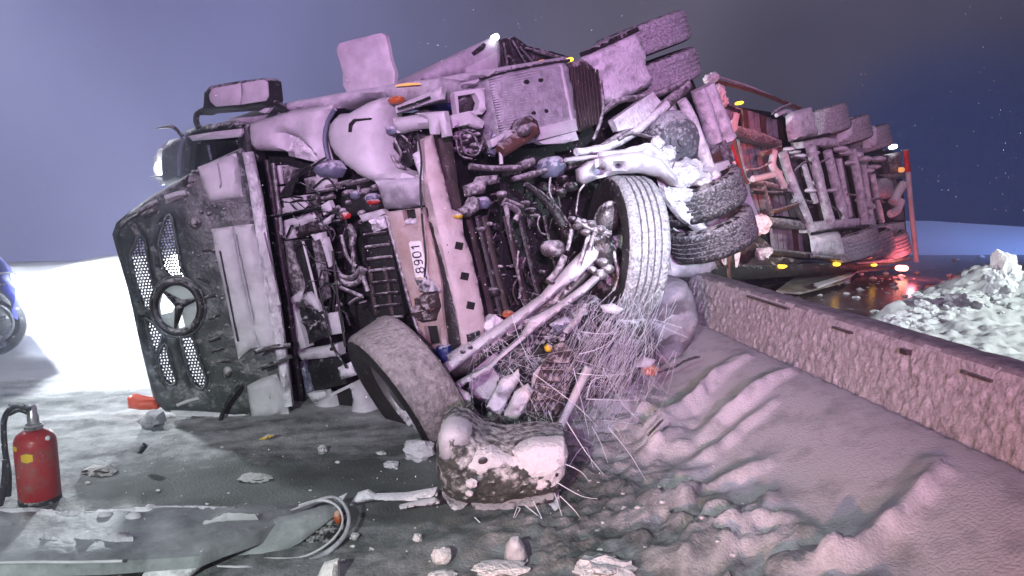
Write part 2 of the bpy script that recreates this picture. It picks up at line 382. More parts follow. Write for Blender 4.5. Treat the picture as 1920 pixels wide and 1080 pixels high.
RIDGES = [((1215, 800, .2), (1390, 705, .28), .07, .075), ((1290, 815, .2), (1480, 735, .3), .07, .09), ((1270, 850, .2), (1450, 775, .28), .06, .05), ((1250, 880, .15), (1330, 850, .2), .05, .045),
          ((1340, 880, .2), (1440, 835, .28), .06, .055), ((1380, 960, .2), (1480, 915, .28), .05, .045), ((1590, 1020, .25), (1760, 900, .34), .075, .085), ((1520, 1040, .22), (1600, 1000, .28), .05, .06), ((1180, 870, .08), (1300, 800, .15), .05, .04)]
RW = [(G(*a), G(*b), w, h) for a, b, w, h in RIDGES]
E1 = G(1640, 615); E2 = G(1800, 520)               # edge between the ploughed snow and the road
def ground_h(x, y):
    s = barx(y)-x
    near = sst(8.2, 6.0, y)
    h = .325*np.exp(-(np.clip(s, 0, 9)/.62)**2)*near*(s > -.05)+.10*np.exp(-(np.clip(s, 0, 9)/1.25)**2)*near*(s > -.05)
    z = sst(1.75, 1.1, s)*sst(.05, .5, s)*near
    u_ = x*.80+y*.60; v_ = y*.80-x*.60; wx = .12*vnoise(x, y, 3, 51, 3)
    fur = 1-np.abs(vnoise(u_*.55+wx, v_*1.3+wx, 2.6, 3, 4))*2.2
    fz = z*sst(.62, .95, s)*sst(-.15, .25, vnoise(x, y, 1.1, 57, 2)+.22)
    h += fz*(.022*np.clip(fur, -.3, 1)+.085*clods(x, y, 6.5, 71)+.045*clods(x, y, 13, 72, .6)+.012*vnoise(x, y, 16, 52, 3))+.006*near*vnoise(x, y, 3, 55, 3)
    for a, b, w, hh in RW: h += np.where(s > .02, seg_ridge(x+.05*vnoise(x, y, 4, 8, 4), y+.05*vnoise(x, y, 4, 9, 4), a, b, w*.8, hh*1.35, .35)*(.85+.35*np.clip(vnoise(x, y, 5, 4, 3)*2, -.6, .8)), 0)
    # churned snow between the chunk and the bank
    h += .040*sst(2.6, 1.7, s)*sst(.8, 1.4, s)*sst(6.2, 5, y)*(.4*(1-2*np.abs(vnoise(x*.8+.1*vnoise(x, y, 4, 53, 2), y*1.7, 4.5, 5, 5)))+.9*clods(x, y, 12, 74, .7)+.5*clods(x, y, 24, 75, .8))
    # left: ruts along the road and loose snow
    lf = sst(.6, -.2, x)
    h += lf*.024*vnoise((x*.94+y*.34)*.6, (y*.94-x*.34)*1.6, 2.2, 11, 6)*sst(1.5, 2.5, y)
    h += lf*.028*sst(4.4, 4.9, y)*sst(-1.4, -2.2, x)*sst(6.4, 5.4, y)*np.abs(vnoise(x*.7+y*.3, y*2.4, 1.8, 12, 4))
    h += lf*.54*sst(8.4, 10.8, y+.7*vnoise(x, y, .7, 61, 3))*(1+.5*vnoise(x, y, .9, 6, 4)+.12*np.clip(x+5, -2, 3))*sst(12.4, 11.0, y)
    h += .03*lf*sst(7, 9, y)*vnoise(x, y, 1.2, 14, 3)
    # right of the barrier
    r = (s < -.12)
    e = (x-E1[0])*(E2[1]-E1[1])-(y-E1[1])*(E2[0]-E1[0]); e = e/np.hypot(E2[0]-E1[0], E2[1]-E1[1])
    rm = sst(-.12, .25, e+.18*vnoise(x, y, 2.2, 21, 4))*sst(14, 11, y)
    h += np.where(r, rm*(.16+.07*vnoise(x, y, 2.0, 22, 5)+.05*vnoise(x, y, 9, 23, 3)), 0)
    a = G(1868, 548, .25); h += np.where(r, .36*np.exp(-((x-a[0])**2/.30+(y-a[1])**2/.35))*(1+.5*vnoise(x, y, 3, 25, 4)), 0)
    a = G(1770, 590, .12); h += np.where(r, .16*np.exp(-((x-a[0])**2/.5+(y-a[1])**2/.16))*(1+.6*vnoise(x, y, 4, 26, 4)), 0)
    # far bank
    yb = 17.6+.05*(x-9)+.3*vnoise(x, y*0, .4, 31, 2)
    h += sst(3, 7.5, x)*.62*sst(yb-1.1, yb+.1, y)*(1+.10*vnoise(x, y, 1.6, 32, 4))
    fall = np.clip(np.hypot(x, y)-13.5-6.5*sst(-2, 4, x), 0, None); h -= .10*fall*sst(0, 4, fall)
    return h
def ax(lo, hi, d, far):
    a = list(np.arange(lo, hi, d)); st = d; v = hi
    while v < far: a.append(v); st *= 1.18; v += st
    st = d; v = lo-d*1.18; b = []
    while v > -far: b.append(v); st *= 1.18; v -= st
    return np.array(b[::-1]+a)
xs = ax(-4.2, 6.5, .022, 900); ys = ax(1.8, 9.5, .022, 900)
X, Y = np.meshgrid(xs, ys); Z = ground_h(X, Y)
nx, ny = len(xs), len(ys)
me = bpy.data.meshes.new('snowy_ground'); me.vertices.add(nx*ny); me.vertices.foreach_set('co', np.stack([X, Y, Z], -1).ravel())
i = np.arange(ny-1)[:, None]*nx+np.arange(nx-1)[None]; q = np.stack([i, i+1, i+1+nx, i+nx], -1).reshape(-1)
me.loops.add(len(q)); me.loops.foreach_set('vertex_index', q); me.polygons.add(len(q)//4); me.polygons.foreach_set('loop_start', np.arange(0, len(q), 4))
me.polygons.foreach_set('use_smooth', np.ones(len(q)//4, bool)); me.update(calc_edges=True)
# clean against dirty snow: where tyres and the wreck scraped the road the asphalt grit shows
S = barx(Y)-X
clean = -.10+.0*X
clean += .30*sst(1.7, .7, S)*(S > -.1)*sst(8, 6.5, Y)+.45*(S < -.12)*sst(-.1, .3, (X-E1[0])*(E2[1]-E1[1])-(Y-E1[1])*(E2[0]-E1[0]))+.4*sst(13, 15.5, Y)
clean += .5*sst(5.0, 6.2, Y+.35*vnoise(X*.6, Y*2, 1.6, 41, 4))*sst(.8, -.6, X)
clean += .10*vnoise(X*.5, Y*1.6, 1.3, 42, 4)+.10*vnoise(X, Y*1.4, 7, 43, 4)+.05
clean += .34*sst(.2, -.4, X)*sst(4.1, 4.5, Y)*sst(6.4, 5.6, Y)*vnoise((X*.94+Y*.34)*.5, (Y*.94-X*.34)*2.2, 2.4, 44, 5)
for (px, py, rx, ry, k) in ((450, 905, .9, .28, -.34), (750, 930, .55, .35, -.36), (900, 830, .5, .3, -.2), (1080, 930, .5, .22, -.16), (560, 810, .9, .5, .07), (200, 880, .7, .25, -.05)):
    a = G(px, py); clean += k*np.exp(-((X-a[0])/rx)**2-((Y-a[1])/ry)**2)
at = me.attributes.new('clean', 'FLOAT', 'POINT'); at.data.foreach_set('value', clean.ravel().astype(np.float32))
me.materials.append(mat('road_snow', (.125, .142, .137), .75, 0, .40, 7, (.56, .56, .58), .40, 75, .0, .4, .22, attr='clean'))
gnd = bpy.data.objects.new('snowy_ground', me); COL.objects.link(gnd); gnd['kind'] = 'structure'
# wet road beyond the barrier
rp = [(2.3, 9.2), (3.4, 8.0), (4.3, 8.1), (5.4, 9.9), (6.3, 11.3), (9.5, 13.0), (13, 14.6), (13, 16.0), (9, 16.0), (4, 15.6), (1.9, 12)]
bm = bmesh.new(); bm.faces.new([bm.verts.new((x, y, .016)) for x, y in rp]); me = bpy.data.meshes.new('wet_road'); bm.to_mesh(me); bm.free()
me.materials.append(mat('wet_asphalt', (.085, .065, .062), .20, 0, .10, 4, (.5, .5, .5), .12, 14, 0, .4, .1))
o = bpy.data.objects.new('wet_road', me); COL.objects.link(o); o['kind'] = 'structure'
# ------------------------------------------------------------------ concrete barrier
BH = .80
bar = thing('concrete_barrier', 'long concrete road barrier with clumps of frozen snow on its face', 'barrier', (barx(4.), 4., 0))
prof = [(-.02, -.05), (-.02, .12), (.045, .30), (.070, .55), (.085, .70), (.092, .765), (.108, .795), (.13, .803), (.24, .805), (.262, .80), (.272, .77), (.29, .55), (.33, .30), (.42, .1), (.42, -.05)]
pp = []
for a, b in zip(prof, prof[1:]):
    k = max(1, int(np.hypot(b[0]-a[0], b[1]-a[1])/.016)) if a[0] < .2 else 2
    pp += [(a[0]+(b[0]-a[0])*i/k, a[1]+(b[1]-a[1])*i/k) for i in range(k)]
pp.append(prof[-1]); yy = np.concatenate([np.arange(6.35, 1.2, -.016), np.arange(1.2, -3, -.2)])
vs = []; fs = []; K = len(pp)
dirv = np.array([-BK, 1.]); dirv /= np.linalg.norm(dirv); nrm = np.array([dirv[1], -dirv[0]])
for y in yy:
    c = np.array([barx(y), y])
    jt = .010*math.exp(-((y-3.62)/.010)**2)
    for (u, z) in pp:
        d = 0.
        if u < .12 and z < .77:
            p = Vector((y*36, z*20, 1.)); n = mn.fractal(p, .9, 2., 3); n2 = mn.noise(Vector((y*2.2, z*2.2, 4)))
            d = -.017*max(0, n+.24+.35*n2)*sst(.775, .70, np.float64(z)) + jt
        elif z >= .77: d = -.004*mn.noise(Vector((y*9, z*30, u*30)))
        q = c+nrm*(u+d); vs.append((q[0], q[1], z+(.006*mn.noise(Vector((y*7, u*20, 2))) if z > .77 else 0)))
for i in range(len(yy)-1):
    for j in range(K-1): fs.append([i*K+j, i*K+j+1, (i+1)*K+j+1, (i+1)*K+j])
fs.append(list(range(K)))
MT['conc'] = mat('frosted_concrete', (.26, .25, .255), .85, 0, .55, 24, (.54, .53, .545), .6, 45, .10, .25, .16)
MT['conctop'] = mat('concrete_top', (.19, .18, .19), .8, 0, .3, 16, (.40, .39, .41), .4, 40, .0, .25, .2)
bo = mk('barrier_body', vs, fs, [MT['conc'], MT['conctop']], bar, 60)
mi = [1 if (bo.data.vertices[p.vertices[0]].co.z > .775-.375 and True) else 0 for p in bo.data.polygons]
bo.data.polygons.foreach_set('material_index', mi)
def barpt(y, u, z): c = np.array([barx(y), y]); q = c+nrm*u; return (q[0], q[1], z)
def slot(y0, y1, z0, z1, name, m, u=.083):
    a, b, c, d = barpt(y0, u, z0), barpt(y1, u, z0), barpt(y1, u, z1), barpt(y0, u, z1); v = [a, b, c, d]
    v += [tuple(np.array(q)+np.array([nrm[0], nrm[1], 0])*.03) for q in v]
    return mk(name, v, [[3, 2, 1, 0], [0, 1, 5, 4], [1, 2, 6, 5], [2, 3, 7, 6], [3, 0, 4, 7], [4, 5, 6, 7]], m, bar)
for y0, y1, z0 in ((4.25, 4.08, .735), (3.27, 3.10, .725), (5.3, 4.75, .757)):  # thin dark strips for the stain lines below the top edge
    slot(y0, y1, z0, z0+.013, 'stain_strip', MT['stain'], .068)
slot(3.66, 3.61, .725, .752, 'joint_clip', MT['brown'], .058)
MT['emb'] = mat('emblem_backing', (.40, .43, .41), .5, 0, 0, 12, bump=.3)
MT['emb'].node_tree.nodes['Principled BSDF'].inputs['Transmission Weight'].default_value = .6
# ------------------------------------------------------------------ overturned tractor unit
tr = thing('overturned_truck', 'pale truck tractor lying on its side showing its snowy underside and open front', 'truck', tuple(G(620, 790)))
# cab volume: the shell runs back from the front along the vehicle
cabn = -np.array(F.n)
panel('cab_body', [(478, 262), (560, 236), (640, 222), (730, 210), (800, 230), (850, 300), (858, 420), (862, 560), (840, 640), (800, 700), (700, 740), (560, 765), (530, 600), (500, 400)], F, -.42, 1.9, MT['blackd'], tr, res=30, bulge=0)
panel('hinge_light_block', [(448, 296), (520, 282), (600, 300), (640, 780), (600, 800), (536, 800), (510, 640), (480, 440)], F, -.30, .3, MT['blackd'], tr, res=30)  # black sheet added to stop lamp light leaking past the flap
hv = []
for x, y in ((462, 284), (480, 380), (500, 470), (520, 600), (543, 700), (546, 792)): hv += [W(x-4, y, FL.t(x, y)+.02), W(x+10, y, F.t(x+10, y)+.6)]
mk('hinge_light_shield', hv, [[2*i, 2*i+1, 2*i+3, 2*i+2] for i in range(5)], MT['blackd'], tr)  # added strip closing the flap gap against light from behind
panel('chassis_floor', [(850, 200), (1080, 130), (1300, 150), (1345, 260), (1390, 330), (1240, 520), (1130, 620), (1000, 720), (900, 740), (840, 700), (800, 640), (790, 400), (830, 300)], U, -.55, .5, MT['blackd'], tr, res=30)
# upper flank of the cab
panel('cab_side', [(422, 226), (480, 206), (560, 188), (650, 172), (740, 157), (800, 149), (826, 146), (826, 170), (812, 190), (745, 205), (730, 185), (690, 186), (640, 205), (560, 212), (480, 240), (430, 240)], F, -.10, .8, MT['paintd'], tr, bulge=.03, w=14, rough=.008)
panel('flank_skirt', [(800, 150), (880, 135), (1060, 106), (1067, 117), (960, 138), (880, 154), (812, 172)], U, .02, .5, MT['paintd'], tr, bulge=.02, w=8, rough=.006)
panel('corner_panel', [(470, 232), (545, 207), (625, 196), (612, 225), (607, 262), (617, 302), (600, 304), (584, 280), (562, 258), (536, 249), (540, 284), (478, 282), (472, 262)], F, .02, .10, MT['paint'], tr, bulge=.07, w=26, rough=.006)
panel('corner_lining', [(534, 248), (562, 256), (586, 280), (602, 306), (575, 300), (540, 292)], F, -.03, .05, MT['snowy'], tr, rough=.03, res=6, rs=16)
panel('panel_gap', [(616, 202), (634, 203), (620, 232), (616, 262), (624, 300), (628, 308), (612, 306), (605, 270), (608, 232)], F, -.03, .08, MT['blackd'], tr)
pipe('gap_seal', [(628, 205), (614, 230), (609, 262), (616, 300)], 4.5, F, .03, MT['hoseb'], tr)
sf = panel('step_fairing', [(655, 212), (690, 192), (733, 181), (728, 205), (721, 240), (720, 272), (729, 312), (762, 326), (776, 334), (700, 340), (668, 322), (638, 298), (622, 268), (622, 236), (636, 214)], F, .05, .16, MT['paint'], tr, bulge=.10, w=34, rough=.004, sm=2)
panel('door_pull', [(652, 248), (653, 232), (662, 223), (692, 221), (692, 224), (666, 228), (660, 236), (659, 248)], F, .178, .04, MT['blackd'], sf, res=5)
panel('fairing_end', [(700, 338), (776, 333), (788, 342), (788, 386), (752, 392), (720, 392), (712, 362)], F, .07, .16, MT['paintd'], tr, bulge=.05, w=20, rough=.004)  # darker grey puts the shade of this turned-away face into its colour
panel('cab_reflector', ell(740, 187, 14, 8, -12), F, .10, .03, MT['orange'], tr, bulge=.02, w=9, res=4)
pipe('side_marker', [(742, 161), (765, 158), (788, 157)], [1.2, 2.6, 1.2], F, -.02, MT['lampo'], tr)
panel('mud_flap', [(631, 96), (634, 84), (643, 79), (706, 63), (718, 64), (724, 72), (731, 110), (738, 161), (652, 176), (642, 136)], F, -.16, .035, MT['paint'], tr, bulge=.012, w=10, rough=.004, sm=2)
# sleeper fairing, behind
sl = panel('roof_fairing', [(752, 163), (835, 112), (925, 68), (934, 66), (940, 90), (938, 132), (880, 146), (800, 160)], U, -1.5, 1.2, MT['paintd'], tr, bulge=.05, w=24, rough=.012)
panel('fairing_slot', [(886, 98), (908, 80), (912, 84), (908, 92), (890, 104)], U, -1.43, .03, MT['blackd'], sl, res=5)
panel('fairing_hatch', [(872, 128), (932, 98), (934, 126), (876, 138)], U, -1.42, .03, MT['paint'], sl, bulge=.01, w=8)
panel('fairing_back', [(936, 74), (965, 68), (990, 86), (1030, 95), (1075, 108), (1062, 116), (938, 136)], U, -1.7, .9, MT['dark'], tr, rough=.03, res=7, rs=10)
for a, b in (((944, 80), (952, 128)), ((960, 76), (985, 118)), ((975, 88), (1000, 118)), ((1000, 96), (1060, 112)), ((985, 90), (1070, 112))): pipe('fairing_brace', [a, b], 2.2, U, -1.6, MT['steel'], tr, rough=.4)
disc('roof_lamp', 931, 69, 5.5, 6.5, U, -1.38, .05, MT['lampw'], tr, .03)
disc('marker_lamp', 1071, 111, 5, 4, U, -.4, .05, MT['lampy'], tr, .03)
disc('marker_lamp', 1018, 114, 6, 2.5, U, -.4, .05, MT['lampo'], tr, .02)
# mirror on the raised flank
mi_ = panel('wing_mirror', [(380, 200), (384, 172), (393, 161), (440, 153), (496, 146), (504, 151), (508, 186), (504, 200), (460, 207), (385, 212), (374, 216)], F, .22, .11, MT['black'], tr, bulge=.03, w=10, res=7)
panel('mirror_glass', [(391, 178), (396, 166), (450, 156), (452, 180), (449, 196), (404, 200), (393, 190)], F, .275, .01, MT['paint'], mi_, bulge=.006, w=8, res=7)
panel('mirror_glass', [(453, 156), (492, 149), (500, 154), (502, 180), (497, 189), (470, 193), (451, 196), (454, 178)], F, .275, .01, MT['paint'], mi_, bulge=.006, w=8, res=7)
pipe('mirror_arm', [(384, 205), (370, 214), (368, 228), (373, 240)], 5.5, F, .20, MT['black'], tr)
pipe('mirror_arm', [(500, 192), (522, 196), (534, 203)], [10, 6, 5], F, .16, MT['black'], tr)
panel('mirror_bracket', [(484, 210), (500, 199), (508, 200), (498, 212)], F, .18, .03, MT['paint'], tr, res=6)
# windscreen corner seen above the flap
panel('windscreen_frame', [(346, 246), (370, 236), (440, 226), (468, 234), (474, 262), (472, 285), (476, 330), (452, 345), (340, 345), (346, 300)], F, .00, .12, MT['black'], tr, bulge=.03, w=12, rough=.015, rs=20, res=7,
      holes=[[(358, 263), (448, 252), (446, 300), (400, 320), (352, 328)]])
panel('windscreen', [(352, 256), (452, 248), (450, 320), (348, 330)], F, -.08, .02, MT['glassd'], tr)
panel('sun_visor', [(353, 255), (400, 247), (452, 241), (453, 250), (448, 257), (400, 261), (360, 264)], F, .07, .02, MT['paint'], tr, bulge=.012, w=6, res=6)
pipe('wiper_arm', [(390, 272), (396, 300)], 2.4, F, -.03, MT['hoseb'], tr)
panel('cab_corner', [(303, 300), (306, 280), (316, 263), (346, 256), (340, 335), (310, 348), (303, 330)], F, -.16, .5, MT['flap'], tr, bulge=.05, w=16)
panel('cab_roof_edge', [(291, 318), (294, 290), (304, 272), (314, 263), (306, 290), (305, 345), (300, 348), (294, 335)], F, -.24, .5, MT['paint'], tr, bulge=.05, w=10, res=6)
disc('corner_lamp', 296, 315, 6, 13, F, -.15, .05, MT['lampw'], tr, .03)
pipe('pillar_trim', [(345, 258), (337, 285), (336, 330)], 3.4, F, -.02, MT['hoseb'], tr)
pipe('aerial', [(293, 241), (318, 237), (331, 243), (342, 255)], [1, 3.4, 3, 4], F, -.1, MT['brown'], tr, rough=.4)
pipe('aerial', [(280, 333), (296, 330), (305, 332)], [.8, 1.6, 1.8], F, -.1, MT['dark'], tr)
# ---- front flap, swung open, seen from its inner side
SA = [(244, 480), (258, 447), (270, 448), (280, 500), (292, 572), (270, 578), (252, 524)]
SB = [(297, 458), (310, 410), (321, 406), (330, 452), (340, 502), (346, 520), (325, 524), (306, 505)]
SC = [(271, 596), (288, 608), (304, 628), (291, 664), (283, 645)]
SD = [(294, 672), (309, 644), (320, 680), (331, 716), (316, 722), (304, 704)]
SE = [(337, 628), (357, 622), (372, 668), (388, 714), (378, 730), (360, 716), (346, 670)]
SS = ell(333, 576, 40, 45, -12, 24)
def flapb(x, y):
    d = 0.
    d += -.07*max(0, (300-x)/90)**1.5                        # the skin curls away at its free edge
    return d
fp = panel('grille_flap', [(206, 440), (214, 418), (240, 396), (285, 366), (330, 340), (395, 303), (452, 277), (462, 290), (480, 380), (500, 470), (520, 600), (545, 700), (548, 772), (520, 784), (440, 786), (380, 779), (310, 772), (288, 752), (262, 655), (236, 545), (212, 462)], FL, 0, .035, MT['flap'], tr, bulge=.05, w=22, rough=.012, rs=9, res=8, holes=[SA, SB, SC, SD, SE, SS], fn=flapb)
def lip(name, pts, r, m, o=.05, **k): return pipe(name, list(pts)+[pts[0]], r, FL, o, m, fp, n=3, **k)
for s_ in (SA, SB, SC, SD, SE): lip('slot_rim', s_, 2.6, MT['flap'], .035)
# perforated mesh behind each slot
def meshfill(P):
    P = np.array(P, float); c = P.mean(0); P = c+(P-c)*1.1; mn_, mx_ = P.min(0), P.max(0); vs = []; fs = []
    def bar(a, b, r):
        ta = FL.t(*a); A = W(a[0], a[1], ta+.03+.07*max(0, (300-a[0])/90)**1.5); B = W(b[0], b[1], FL.t(*b)+.03+.07*max(0, (300-b[0])/90)**1.5); k = len(vs)
        d = (B-A)/np.linalg.norm(B-A); u = np.cross(d, FL.n); n = FL.n
        for q in (A, B):
            for s, t in ((-1, -1), (1, -1), (1, 1), (-1, 1)): vs.append(q+u*r*s+n*r*t*.6)
        for j in range(4): fs.append([k+j, k+(j+1) % 4, k+4+(j+1) % 4, k+4+j])
    y = mn_[1]; q = 0
    while y < mx_[1]:
        xs_ = np.arange(mn_[0], mx_[0], 1.); ins = inside(np.stack([xs_, np.full_like(xs_, y)], 1), P)
        if ins.any():
            a, b = xs_[ins].min(), xs_[ins].max(); bar((a, y+1), (b, y-2), .0052)
            x = a+(q % 2)*3.
            while x < b: bar((x, y-.5), (x+1.2, y+5.5), .0045); x += 6.
        y += 5.6; q += 1
    o = mk('grille_mesh', vs, fs, MT['mesh'], fp, 0); o['kind'] = 'stuff'
for s_ in (SA, SB, SC, SD, SE): meshfill(s_)
# emblem: ring with a three-pointed star, seen from behind
lip('emblem_ring', ell(333, 576, 43, 48, -12, 26), 7.5, MT['dark'], .055)
lip('emblem_ring', ell(333, 576, 51, 57, -12, 26), 3., MT['flap'], .05)
for a in (178, 300, 62):
    q = math.radians(a); dx, dy = math.sin(q), -math.cos(q); ex, ey = 333+dx*41, 576+dy*46; nx_, ny_ = -dy*7.5, dx*7.5
    ex, ey = {178: (327, 620), 300: (306, 548), 62: (372, 560)}[a]
    dx, dy = ex-336, ey-572; l = math.hypot(dx, dy); nx_, ny_ = -dy/l*8.5, dx/l*8.5
    panel('emblem_point', [(336+nx_, 572+ny_), (ex+nx_*.2, ey+ny_*.2), (ex-nx_*.2, ey-ny_*.2), (336-nx_, 572-ny_)], FL, .06, .03, MT['dark'], fp, bulge=.02, w=7, res=5)
panel('emblem_glass', ell(333, 576, 42, 47, -12, 24), FL, -.03, .004, MT['emb'], fp, res=9, holes=[[(300, 572), (306, 548), (328, 574), (322, 585), (302, 590)], [(334, 606), (341, 590), (346, 612), (336, 616)]])
# inner fittings of the flap
panel('inner_pad', [(370, 313), (442, 287), (448, 315), (455, 368), (440, 372), (393, 378), (381, 350)], FL, .06, .05, MT['paint'], fp, bulge=.03, w=10, rough=.008)
pipe('pad_crease', [(408, 306), (414, 340), (412, 352)], 1.6, FL, .092, MT['paintd'], fp)
panel('inner_rib', [(300, 375), (350, 356), (362, 362), (352, 372), (310, 388)], FL, .045, .04, MT['steel'], fp, bulge=.012, w=6, res=6)
panel('inner_rib', [(308, 366), (348, 352), (352, 357), (318, 370)], FL, .06, .03, MT['flap'], fp, bulge=.012, w=5, res=6)
pipe('inner_rib', [(310, 371), (330, 364), (349, 361)], 5, FL, .06, MT['paint'], fp, rough=.2)
pipe('inner_rib', [(258, 400), (275, 388), (297, 378)], 5, FL, .06, MT['steel'], fp, rough=.3)
pipe('inner_rib', [(228, 425), (240, 412), (262, 400)], 2.6, FL, .05, MT['steel'], fp, rough=.3)
panel('inner_rib', [(255, 402), (292, 384), (300, 398), (270, 410)], FL, .05, .03, MT['steel'], fp, bulge=.02, w=8, res=6)
panel('inner_rib', [(245, 425), (252, 418), (262, 440), (254, 448)], FL, .04, .03, MT['steel'], fp, bulge=.01, w=5, res=6)
panel('latch_plate', [(340, 335), (353, 328), (356, 350), (346, 356)], FL, .04, .03, MT['dark'], fp, bulge=.02, w=6, res=5)
for x, y, r in ((361, 322, 4), (354, 350, 5), (361, 340, 4), (377, 398, 4), (391, 401, 5), (398, 410, 2.5), (394, 418, 2), (347, 376, 3), (420, 392, 3), (403, 388, 3), (300, 420, 3), (390, 700, 3), (456, 700, 3), (470, 702, 3), (440, 716, 3), (290, 690, 3.5), (270, 560, 3.), (400, 470, 4), (404, 490, 3), (408, 540, 3.4), (416, 560, 3), (424, 610, 3.4), (372, 480, 3), (380, 500, 2.6)):
    disc('flap_bolt', x, y, r, r*.9, FL, .06, .03, MT['steel'], fp, .012, n=8)
disc('round_socket', 366, 418, 11, 12, FL, .06, .04, MT['steel'], fp, .02); disc('socket_hole', 366, 418, 4, 5, FL, .088, .02, MT['dark'], fp, .0, n=10)
disc('round_socket', 426, 698, 9, 10, FL, .06, .04, MT['steel'], fp, .02)
for a, b in (((384, 560), (404, 552)), ((392, 600), (412, 590)), ((392, 640), (414, 632)), ((398, 660), (420, 652)), ((372, 520), (392, 530)), ((380, 470), (398, 468)), ((408, 680), (432, 676))): pipe('flap_rib', [a, b], 3., FL, .05, MT['dark'], fp, rough=.5)
panel('inner_lining', [(396, 430), (436, 424), (446, 470), (470, 580), (486, 652), (470, 655), (447, 674), (424, 560), (405, 479)], FL, .07, .05, MT['paint'], fp, bulge=.02, w=12, rough=.010)
panel('inner_lining', [(436, 424), (474, 420), (500, 530), (520, 654), (500, 658), (489, 668), (470, 580), (448, 470)], FL, .08, .05, MT['paint'], fp, bulge=.025, w=14, rough=.010)
pipe('lining_seam', [(412, 470), (430, 560), (446, 640)], 1.6, FL, .10, MT['dark'], fp)
pipe('lining_bead', [(440, 440), (452, 500), (474, 600)], 3, FL, .10, MT['paintd'], fp)
panel('lower_pad', [(463, 724), (490, 710), (518, 702), (534, 740), (542, 776), (505, 782), (472, 783), (466, 750)], FL, .07, .06, MT['paint'], fp, bulge=.03, w=10, rough=.008)
for x in (482, 506): panel('pad_groove', [(x-6, 728), (x+5, 722), (x+8, 752), (x-2, 758)], FL, .094, .01, MT['paintd'], fp, bulge=.006, w=6, res=6)
panel('lower_lining', [(318, 770), (380, 772), (440, 778), (470, 776), (470, 786), (400, 786), (330, 780)], FL, .05, .05, MT['snowy'], fp, bulge=.02, w=6, rough=.015)
pipe('lower_trim', [(332, 760), (352, 752), (372, 747)], 3.2, FL, .06, MT['paint'], fp, rough=.2)
pipe('prop_rod', [(412, 790), (424, 760), (440, 738), (450, 722)], 4.2, FL, .12, MT['black'], fp)
panel('hinge_post', [(454, 286), (472, 284), (490, 370), (505, 470), (528, 600), (548, 762), (534, 764), (515, 650), (497, 540), (480, 440), (466, 350)], FL, .10, .07, MT['snowy'], tr, bulge=.02, w=7, rough=.02, rs=12)
panel('hinge_gap', [(446, 290), (458, 288), (470, 360), (484, 450), (500, 545), (520, 660), (534, 766), (522, 768), (506, 662), (488, 560), (470, 440), (456, 350)], FL, .02, .09, MT['blackd'], tr, res=12)
panel('white_trim', [(478, 440), (494, 436), (512, 510), (526, 572), (512, 574), (494, 505)], FL, .14, .05, MT['paint'], tr, bulge=.015, w=7, rough=.006)
# ---- cab front behind the flap: crossbars, boxes, ducts
pipe('support_rail', [(500, 300), (522, 440), (545, 600), (566, 770)], 6, F, .12, MT['dark'], tr, rough=.25)
pipe('support_rail', [(512, 306), (520, 370), (528, 440)], 4, F, .14, MT['steel'], tr, rough=.2)
B = lambda name, pts, o, th, m, **k: panel(name, pts, F, o, th, MT[m], tr, **{**dict(bulge=.012, w=6, rough=.006, rs=14, res=8), **k})
B('fuse_box', [(511, 376), (568, 366), (577, 388), (574, 394), (514, 404)], .05, .1, 'paint')
B('fuse_box_latch', [(525, 378), (529, 377), (532, 389), (528, 390)], .075, .02, 'dark', res=4)
B('air_duct', [(502, 312), (525, 310), (528, 345), (508, 348)], .05, .08, 'paint'); B('air_duct', [(528, 312), (548, 318), (542, 345), (530, 345)], .03, .08, 'steel')
B('bracket', [(510, 350), (528, 350), (530, 364), (514, 366)], .06, .06, 'paint'); B('bracket', [(570, 335), (592, 330), (596, 358), (574, 362)], .02, .08, 'steel')
B('duct_elbow', [(590, 300), (622, 302), (632, 318), (624, 334), (600, 332), (588, 322)], .06, .1, 'hoseb', bulge=.05, w=18)
B('bracket', [(592, 326), (622, 332), (620, 352), (590, 356)], .03, .06, 'paint'); B('control_unit', [(574, 368), (592, 362), (598, 390), (580, 396)], .03, .1, 'dark', rough=.02)
B('wiring_tray', [(524, 416), (592, 396), (594, 412), (560, 424), (528, 432)], .04, .05, 'paint', rough=.015); B('bracket', [(518, 430), (545, 420), (554, 446), (526, 452)], .04, .07, 'paint')
B('relay_block', [(548, 410), (590, 402), (602, 432), (556, 448)], .01, .09, 'dark', rough=.035, rs=22, res=6)
B('inner_pillar', [(511, 456), (541, 452), (560, 510), (578, 572), (556, 578), (534, 520)], .05, .08, 'steel', rough=.012)
B('radiator_shroud', [(542, 452), (572, 450), (582, 500), (592, 556), (580, 566), (556, 500)], .00, .1, 'blackd')
pipe('shroud_edge', [(568, 452), (580, 500), (590, 540), (600, 584)], 2.6, F, .06, MT['paint'], tr)
B('bracket', [(582, 440), (602, 436), (604, 446), (590, 452)], .07, .05, 'paint'); B('strut', [(584, 450), (592, 450), (602, 500), (612, 560), (604, 564), (594, 510)], .05, .05, 'steel'); B('strut', [(599, 446), (608, 446), (622, 498), (616, 502)], .06, .05, 'paint')
B('broken_fin', [(542, 560), (562, 545), (568, 548), (562, 566), (546, 570)], .09, .03, 'paint', res=6); B('broken_fin', [(568, 560), (578, 548), (592, 560), (600, 584), (590, 580)], .08, .03, 'paint', res=6)
B('inner_pillar', [(532, 572), (548, 566), (562, 610), (574, 652), (556, 658)], .06, .08, 'paint'); B('radiator_shroud', [(560, 575), (600, 580), (622, 630), (580, 645)], .01, .09, 'black', rough=.05, res=7)
B('bracket', [(602, 590), (632, 585), (640, 625), (620, 628), (612, 602)], .08, .04, 'paint', rough=.01)
